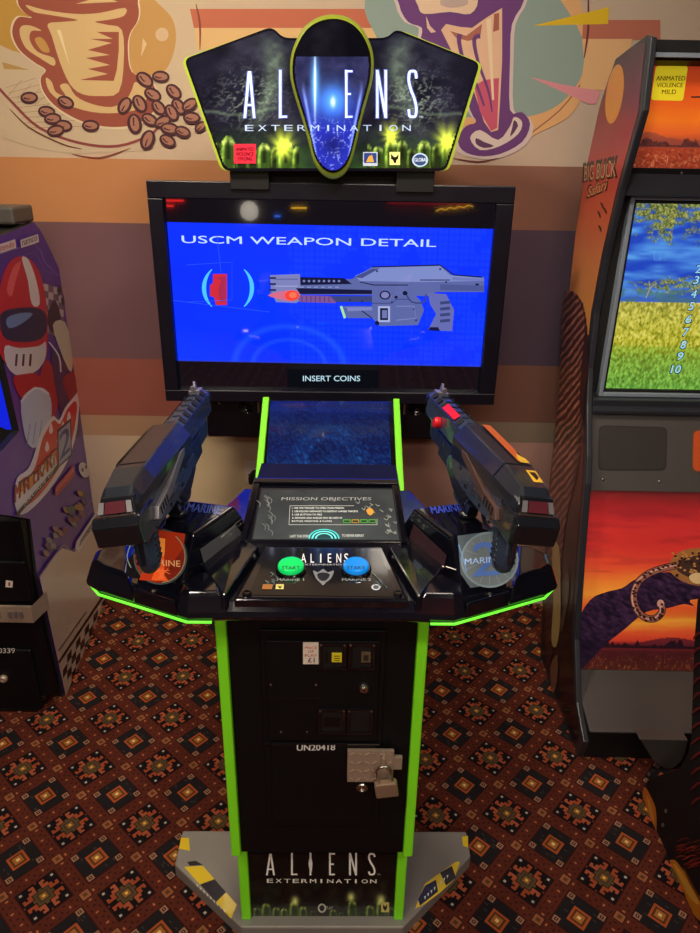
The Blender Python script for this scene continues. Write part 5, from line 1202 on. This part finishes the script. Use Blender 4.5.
mb = MB(); mb.box(XI, XR, 1.985, 1.995, 1.905, 1.915); mb.build('top_trim', 'greysilver', saf)
body = [(2.02, 1.9), (2.03, 1.6), (2.07, 1.0), (2.04, .99), (1.965, .735), (1.80, .16), (1.69, .105), (1.69, .02), (2.15, .02), (2.28, .9), (2.28, 1.85)]
body = [(2.04, 1.90), (2.045, 1.62), (2.075, 1.60), (2.075, 1.02), (2.035, .995), (1.96, .74), (1.82, .17), (1.72, .11), (1.72, .02), (2.15, .02), (2.27, .6), (2.3, 1.3), (2.24, 1.86)]
mb = MB(); mb.prism([(XI+.001, y, z) for y, z in body], (XR-XI-.002, 0, 0)); mb.build('cabinet_body', 'matt', saf)
# header panel artwork
sh = Art(WORLD, (0, 2.038, 0), (1, 0, 0), (0, 0, 1), base=0.)
def sunset(s_, t):
    c = ramp([(0, (196, 66, 34)), (.3, (218, 86, 30)), (.52, (236, 118, 32)), (.64, (222, 98, 42)), (.72, (176, 76, 48)), (.85, (158, 60, 38)), (1, (136, 50, 34))], t+.05*(fbm(s_*6, t*16, 3)-.5))
    hill = .70-.045*math.sin(s_*17+1)-.03*fbm(s_*30, 1, 3)
    if t > hill and t < .8: c = mix(c, (128, 66, 60), .55)
    tree = .765-.05*max(0, fbm(s_*46, 4., 5)-.38)*3
    if tree < t < .79: c = mix(c, (62, 36, 38), .8*(.5+fbm(s_*150, t*60, 2)*.8))
    if t > .8: c = mix(c, (230, 140, 84), 1.6*max(0, fbm(s_*120, t*60, 6)-.52)); c = mix(c, (90, 34, 26), 1.6*max(0, .45-fbm(s_*90, t*40, 8)))
    if t > .86:
        w_ = abs(fbm(s_*46, t*12, 12)-.5); c = mix(c, (236, 160, 108), max(0, 1-w_*26)*.7)
    return c
q0, q1 = sh.uv(655, 60), sh.uv(633, 168)
u0, u1 = XI+.002, XR-.002
def rect(A, u0, u1, v0, v1, nu, nv, fn):
    vs = []; cs = []
    for j in range(nv+1):
        for i in range(nu+1): vs.append(A.pt(u0+(u1-u0)*i/nu, v1+(v0-v1)*j/nv)); cs.append(tuple(fn(i/nu, j/nv)))
    A.mb.add(vs, [(j*(nu+1)+i, (j+1)*(nu+1)+i, (j+1)*(nu+1)+i+1, j*(nu+1)+i+1) for j in range(nv) for i in range(nu)], cs); A.h += A.step
rect(sh, u0, u1, 1.655, 1.895, 360, 110, sunset)
sh.poly(rnd([(656, 66), (688, 66), (683, 101), (651, 100)], 3, 3), (226, 205, 40))
for k, w_ in enumerate(['ANIMATED', 'VIOLENCE', 'MILD']):
    cx = 670.5-k*.9; d = [14.5, 13, 7][k]; sh.text(w_, (cx-d, 80.5+k*6.8), (cx+d, 80.5+k*6.8), (cx-d+.5, 76+k*6.8), (70, 52, 10), .04)
sh.stroke([(691, 97), (705, 97)], 1.6, (60, 40, 30))
sh.mb.build('header_panel', 'dimlit2', saf, label='lit orange sunset header with yellow animated violence mild sticker')
mb = MB(); mb.prism([(XI, 2.02, 1.655), (XI, 2.03, 1.64), (XI, 2.03, 1.585), (XI, 2.055, 1.58), (XI, 2.06, 1.655)], (XR-XI, 0, 0)); mb.build('header_shelf', 'edge', saf, bevel=.002)
w = sh.W(679, 173); mb = MB(); mb.lathe((w.x, 2.021, w.z), (0, -1, 0), [(.004, 0), (.003, .002), (.0003, .0025)], 10); mb.build('header_screw', 'silver', saf)
# screen and bezel
sc_ = Art(WORLD, (0, 2.068, 0), (1, 0, 0), (0, 0, 1), base=0.)
ul = sc_.uv(633, 203); ll = sc_.uv(604, 388)
sv0, sv1, su0, su1 = ll[1], ul[1], ll[0]+.002, XR-.06
def sav(s_, t):
    n1 = fbm(s_*14, t*40, 1); n2 = fbm(s_*90, t*60, 2, 2)
    if t < .505:
        c = mix((34, 70, 190), (90, 160, 235), max(0, min(1, (fbm(s_*6, t*22, 7)-.35)*2.4)))
        c = mix(c, (110, 150, 190), max(0, t-.4)*4)
        def leaf(m_, c):
            k = max(0, min(1, m_*5)); c2 = mix((66, 84, 34), (206, 196, 96), fbm(s_*150, t*150, 21, 2)*1.7-.4); return mix(c, c2, k*.95)
        n3 = fbm(s_*34, t*70, 9)
        c = leaf(.55*(n3-.5)+(.13-t)*1.6+(s_-.07)*1.2*(s_ < .2)+.02, c)
        c = leaf(.8*(fbm(s_*40, t*80, 4)-.52)+.14-abs(t-.17)*2.4-max(0, .42-s_)*2, c)
        dx = (s_-.27)/.2; dy = (t-.42)/.05
        c = leaf(.5*(fbm(s_*46, t*90, 11)-.5)+.12*(1-dx*dx-dy*dy), c)
        if .44 < t < .505 and fbm(s_*18, t*30, 13) > .5: c = mix(c, (70, 110, 110), .6)
    else:
        g = (t-.505)/.495
        c = ramp([(0, (158, 150, 60)), (.15, (182, 176, 62)), (.45, (176, 172, 40)), (.65, (120, 150, 48)), (1, (96, 156, 60))], g)
        v = fbm(s_*110+t*30, t*60-s_*40, 5, 3); c = mix(c, (236, 226, 120) if g < .5 else (160, 214, 90), max(0, v-.45)*2.4); c = mix(c, (70, 84, 20), max(0, .45-v)*2.2)
    return c
rect(sc_, su0, su1, sv0, sv1, 420, 220, sav)
sc_.stroke([(646, 298), (650, 288), (657, 283)], .9, (170, 160, 130)); sc_.stroke([(650, 288), (649, 281)], .7, (170, 160, 130))
for k, (x, y) in enumerate([(695, 273), (693, 284), (690.5, 298), (688, 310), (685, 323), (682.5, 336), (680, 348.5), (677, 360), (670, 373)]):
    tx = str(k+2); w_ = 5.5 if k < 8 else 10
    sc_.text(tx, (x-.6, y+.8), (x+w_+.4, y+.8), (x+.4, y-8.6), (10, 30, 60), .12, .15); sc_.text(tx, (x, y), (x+w_, y), (x+1, y-8), (160, 220, 250), .03, .15)
sc_.stroke([(654, 252), (660, 252), (660, 260), (654, 260)], .7, (90, 150, 240), closed=True)
sc_.mb.build('screen', 'screen2', saf, label='bright savanna grassland game screen')
# bezel: outer grey-silver frame
def frame4(x0, x1, z0, z1, w, y0, y1, nm, m_, sk=0):
    mb = MB(); mb.box(x0-w, x0, y0, y1, z0-w, z1+w); mb.box(x1, x1+w, y0, y1, z0-w, z1+w); mb.box(x0, x1, y0, y1, z0-w, z0); mb.box(x0, x1, y0, y1, z1, z1+w)
    return mb.build(nm, m_, saf, bevel=.002)
frame4(su0, su1, sv0, sv1, .009, 2.058, 2.075, 'screen_surround', 'matt')
frame4(su0-.009, su1+.009, sv0-.009, sv1+.009, .012, 2.048, 2.075, 'screen_bezel', 'greysilver')
mb = MB(); mb.prism([(XI, 2.02, sv0-.022), (XI, 2.02, sv0-.045), (XI, 2.005, sv0-.05), (XI, 2.005, sv0-.064), (XI, 2.03, .985), (XI, 2.07, 1.0), (XI, 2.07, sv0-.022)], (XR-XI, 0, 0)); mb.build('bezel_sill', 'edge', saf, bevel=.003)
# lower grey panel (sloped)
n0 = Vector((0, 1.96, .74)); n1 = Vector((0, 2.035, .995)); dd = (n1-n0).normalized()
gp = Art(WORLD, n0, (1, 0, 0), dd, base=0.)
mb = MB(); mb.prism([(XI, 1.96, .74), (XR, 1.96, .74), (XR, 2.035, .995), (XI, 2.035, .995)], gp.n*.008); mb.build('speaker_panel', 'grey', saf, bevel=.002)
gp.h = .0092
gp.poly(rnd([(598, 425), (666, 427), (665, 470), (597, 470)], 6, 4), (46, 44, 42)); gp.h += .0004
gp.poly(rnd([(599, 426), (665, 428), (664, 469), (598, 469)], 6, 4), (58, 55, 52))
gp.poly(rnd([(691, 429), (760, 430), (760, 473), (690, 472)], 6, 4), (120, 80, 60)); gp.poly(rnd([(692, 430.5), (760, 431), (760, 471.5), (691.5, 470.5)], 6, 4), (222, 92, 38))
gp.mb.build('speaker_grille', 'artmatt', saf, label='grey mesh speaker grille and orange window')
mb = MB()
for x, y in [(602, 479), (658, 481)]:
    mb = MB(); w = gp.W(x, y)+gp.n*.008; mb.lathe(w, gp.n, [(.005, 0), (.004, .002), (.0003, .003)], 12); mb.build('panel_screw', 'silver', saf)
# lower sunset panel
m0 = Vector((0, 1.82, .17)); m1 = Vector((0, 1.96, .74)); dd = (m1-m0).normalized()
lp_ = Art(WORLD, m0, (1, 0, 0), dd, base=.0005); LH = (m1-m0).length
def low(s_, t):
    w_ = .05*(fbm(s_*4, t*10, 3)-.5)+.03*(fbm(s_*9, t*46, 8)-.5)
    c = ramp([(0, (110, 34, 34)), (.06, (150, 34, 36)), (.16, (186, 42, 42)), (.3, (206, 52, 44)), (.42, (222, 78, 46)), (.5, (232, 124, 48)), (.56, (238, 148, 52)), (.63, (224, 88, 42)), (.7, (220, 110, 42)), (.73, (238, 160, 54)), (.78, (222, 84, 44)), (.83, (206, 62, 42)), (.85, (120, 36, 40)), (.9, (78, 28, 30)), (1, (88, 38, 28))], t+w_*(t < .8))
    c = mix(c, (120, 24, 40), .5*max(0, fbm(s_*5, t*26, 11)-.5)*2*(t < .45))
    hill = .83-.022*math.sin(s_*13+2.2)
    if hill < t < .86: c = mix(c, (86, 30, 42), .8)
    tr = .855-.05*max(0, fbm(s_*40, 2., 7)-.5)*2
    if tr < t < .872: c = (40, 20, 28)
    if t > .885:
        v = abs(fbm(s_*60, t*26, 12)-.5)+.4*abs(fbm(s_*120, t*60, 13)-.5); c = mix(c, (206, 118, 66), max(0, 1-v*13)*min(1, (t-.885)*14)); c = mix(c, (50, 20, 22), .5*fbm(s_*40, t*20, 3))
    return c
rect(lp_, XI+.012, XR, 0, LH, 260, 200, low)
br = [(574, 672), (577, 625), (590, 600), (606, 592), (622, 588), (634, 580), (648, 576), (668, 572), (690, 578), (712, 578), (712, 596), (690, 600), (694, 606), (684, 604), (668, 608), (646, 612), (626, 628), (606, 644), (590, 660)]
lp_.sm(br, (34, 20, 42), 3)
lp_.clip(spline(br, 3), 574, 566, 714, 674, 120, 100, lambda x, y: mix((26, 16, 32), (84, 50, 84), max(0, fbm((x+y)*.14, (y-x*.6)*.5, 5)*1.5-.45)*(1 if y < 640 else .4)))
# spotted tail and haunch
lp_.sm([(668, 566), (674, 556), (684, 550), (700, 548), (720, 552), (720, 586), (700, 586), (684, 582), (672, 574)], (150, 96, 50), 3)
lp_.sm([(676, 568), (684, 558), (700, 556), (716, 560), (716, 582), (700, 580), (686, 576)], (64, 42, 34), 3)
tail = [(678, 565), (660, 569), (646, 575), (637, 584), (633.5, 597), (637, 610), (646, 618), (656, 618), (662, 611), (661, 604)]
lp_.stroke(tail, 7.5, (52, 28, 34), 4); lp_.stroke(tail, 6, (142, 86, 70), 4); lp_.stroke([(x-1.6, y) for x, y in tail], 1.4, (208, 150, 132), 4)
lp_.ell(660.5, 603.5, 3.6, 4, (196, 140, 122))
tp = spline(tail, 6, False)
for k in range(0, len(tp)-2):
    x, y = tp[k]; x += 4*(hsh(k, 41)-.5); y += 5*(hsh(k, 42)-.5); lp_.ell(x, y, 1.6, 1.2, (52, 30, 30), 40*hsh(k, 43), 8)
for k in range(60):
    x = 672+34*hsh(k, 51); y = 552+26*hsh(k, 52); lp_.ell(x, y, 1.5, 1.1, (34, 22, 22) if k % 2 else (176, 120, 66), 0, 8)
lp_.sm([(688, 576), (696, 572), (706, 576), (700, 583), (692, 582)], (206, 170, 120), 3)
lp_.stroke([(606, 690), (640, 688), (700, 690)], 1.2, (54, 26, 22))
lp_.mb.build('lower_artwork', 'lowart', saf, label='sunset artwork with a dark branch and a spotted tail')
# kick panel, toe recess, rounded foot
k0 = Vector((0, 1.645, .125)); 
mb = MB(); mb.prism([(XI, 1.82, .17), (XR, 1.82, .17), (XR, 1.605, .115), (XI, 1.605, .115)], (0, .006, -.012)); mb.build('kick_panel', 'grey', saf, bevel=.003)
mb = MB(); w = Art(WORLD, (0, 1.735, .147), (1, 0, 0), Vector((0, .18, .055)).normalized()).W(623, 733); mb.lathe((w.x, w.y, w.z+.003), (0, -.3, 1), [(.003, 0), (.0003, .002)], 8); mb.build('kick_screw', 'silver', saf)
mb = MB(); mb.box(XI, XR, 1.62, 1.84, .0, .105); mb.build('toe_box', 'matt', saf)
ft = Art(WORLD, (0, 1.575, 0), (1, 0, 0), (0, 0, 1))
fu = [ft.uv(*p) for p in spline([(640, 737), (646, 748), (654, 762), (665, 770), (675, 768), (684, 756), (688, 740)], 4, False)]
fz = min(v for u, v in fu); fu = [(u, .118) if i in (0, len(fu)-1) else (u, .004+(v-fz)*.118/(fu[0][1]-fz)) for i, (u, v) in enumerate(fu)]
mb = MB(); mb.prism([(u, 1.575, v) for u, v in fu], (0, .04, 0)); mb.build('foot', 'grey', saf, bevel=.004, label='rounded grey foot')

# ================================================================== THIRD CABINET (right edge, near)
TX = .85
th = worldthing('gun_pedestal', 'dark cabinet side with orange flames and yellow tusks at the lower right edge', 'arcade cabinet', (1.1, 1.1, 0))
tpf = [(1.475, 0.), (1.47, .06), (1.455, .095), (1.393, .181), (1.336, .258), (1.322, .326), (1.328, .375), (1.361, .456), (1.415, .594), (1.444, .69), (1.40, .9), (1.0, 1.0), (.75, 1.0), (.75, 0.)]
mb = MB(); mb.prism([(TX, y, z) for y, z in tpf], (.5, 0, 0)); mb.build('pedestal_body', 'matt', th, bevel=.003)
ta = Art(WORLD, (TX, 1.1, 0), (0, -1, 0), (0, 0, 1), base=.0012)
ta.sm([(645, 787), (650, 794), (656, 808), (657, 826), (656, 833), (650, 820), (646, 805), (643, 795)], (216, 120, 40), 3)
ta.sm([(647, 795), (652, 806), (655, 824), (650, 812)], (238, 160, 60), 3)
ta.sm([(668, 862), (675, 860), (682, 868), (690, 880), (697, 892), (706, 905), (712, 925), (702, 922), (692, 912), (686, 900), (680, 884), (674, 872)], (222, 136, 34), 3)
ta.sm([(674, 864), (682, 872), (692, 888), (700, 904), (692, 900), (684, 886)], (244, 182, 70), 3)
ta.stroke([(684, 868), (692, 884), (704, 906)], (1, 2.4, 0), (120, 60, 20), 3)
for k in range(30):
    x = 676+22*hsh(k, 61); y = 835+28*hsh(k, 62)+(x-676)*.5; ta.stroke([(x, y), (x+5, y-2), (x+11, y-7*hsh(k, 63))], (.3, 1.1, 0), (120, 32, 28) if k % 2 else (170, 58, 40), 2)
for k in range(12):
    y = 640+k*15; ta.stroke([(694-(k > 4)*2, y), (698, y-6), (704, y-8)], (.6, 2.6, 0), (110, 30, 34), 2)
for x, y in [(650, 774), (667, 811), (664, 825)]: ta.ell(x, y, 1.5, 2.2, (110, 100, 96))
ta.ell(660, 852, 0.1, .1, (30, 20, 20))
ta.mb.build('side_artwork', 'art', th, label='orange flame strokes and yellow tusks')

# ================================================================== LIGHTS OF THE ROOM
def ceiling_lamp(x, y, w, d, power, col=(1, .82, .58), spread=math.radians(160), tilt=(0, 0), lab=''):
    t = thing('ceiling_light', lab, 'ceiling light', (x, y, ZC))
    mb = MB(); mb.box(-w/2-.02, w/2+.02, -d/2-.02, d/2+.02, -.04, 0); mb.build('frame', 'white', t)
    mb = MB(); mb.box(-w/2, w/2, -d/2, d/2, -.046, -.0402); mb.build('diffuser', 'lamp', t)
    l = bpy.data.lights.new('lamp', 'AREA'); l.shape = 'RECTANGLE'; l.size = w; l.size_y = d; l.energy = power; l.color = col; l.spread = spread
    o = bpy.data.objects.new('lamp', l); COL.objects.link(o); o.location = (x, y, ZC-.06); o.rotation_euler = (tilt[0], tilt[1], 0)
    return o
ceiling_lamp(-.72, 1.35, .3, .3, 26, (1, .85, .64), tilt=(math.radians(24), math.radians(-14)), lab='warm ceiling light above the purple cabinet')
ceiling_lamp(0.3, 1.25, .3, .3, 14, (1, .89, .78), tilt=(math.radians(20), 0), lab='ceiling light above the middle cabinet')
ceiling_lamp(-.8, -.1, .5, .25, 14, (1, .88, .76), lab='ceiling light just behind the viewer on the left')
ceiling_lamp(.75, -.25, .5, .25, 8, (1, .90, .80), lab='ceiling light just behind the viewer on the right')
ceiling_lamp(-.9, -1.9, .6, .3, 27, (1, .88, .78), lab='far ceiling light at the left of the hall')
ceiling_lamp(1.0, -1.9, .6, .3, 27, (1, .88, .78), lab='far ceiling light at the right of the hall')
# signs and lamps on the far wall (seen as reflections in the glossy screen)
def neon(nm, lab, pts, m_, r=.009):
    o = thing(nm, lab, 'neon sign', pts[0]); mb = MB(); mb.tube([Vector(p)-Vector(pts[0]) for p in pts], r, 8); mb.build('tube', m_, o)
    mb = MB(); mb.box(-.02, pts[-1][0]-pts[0][0]+.02, -.048, -.012, -.02, .02); mb.build('backing_board', 'matt', o)
neon('neon_sign', 'long red neon tube on the far wall', [(.5, YB+.05, 1.335), (1.28, YB+.05, 1.335)], 'neonred')
neon('neon_sign', 'short red neon tube on the far wall', [(-1.78, YB+.05, 1.3), (-1.5, YB+.05, 1.3)], 'neonred')
neon('neon_sign', 'short lower red neon tube on the far wall', [(-1.75, YB+.05, 1.25), (-1.6, YB+.05, 1.25)], 'neonred')
neon('neon_sign', 'zigzag yellow neon tube on the far wall', [(.98+.045*k, YB+.05, 1.24+.018*(k % 2)+.006*k) for k in range(9)], 'neonyel', .005)
neon('neon_sign', 'small orange neon tube on the far wall', [(-.45, YB+.05, 1.25), (-.3, YB+.05, 1.25)], 'neonyel', .008)
neon('neon_sign', 'small blue neon tube on the far wall', [(-.62, YB+.05, 1.17), (-.56, YB+.05, 1.17)], 'neonblue')
o = thing('wall_lamp', 'round white globe lamp on the far wall', 'lamp', (-.86, YB+.09, 1.22)); mb = MB(); mb.lathe((0, 0, -.09), (0, 0, 1), [(.03, 0), (.075, .03), (.088, .08), (.08, .13), (.05, .165), (.001, .18)], 20); mb.build('globe', 'matglass', o, smooth=True); mb = MB(); mb.box(-.04, .04, -.088, -.06, -.06, .06); mb.build('backplate', 'silverdark', o)
w = bpy.data.worlds.new('world'); sc.world = w; w.use_nodes = True; w.node_tree.nodes['Background'].inputs[0].default_value = (.02, .018, .02, 1); w.node_tree.nodes['Background'].inputs[1].default_value = .3
for o in list(bpy.data.objects):
    if 'org' in o: del o['org']
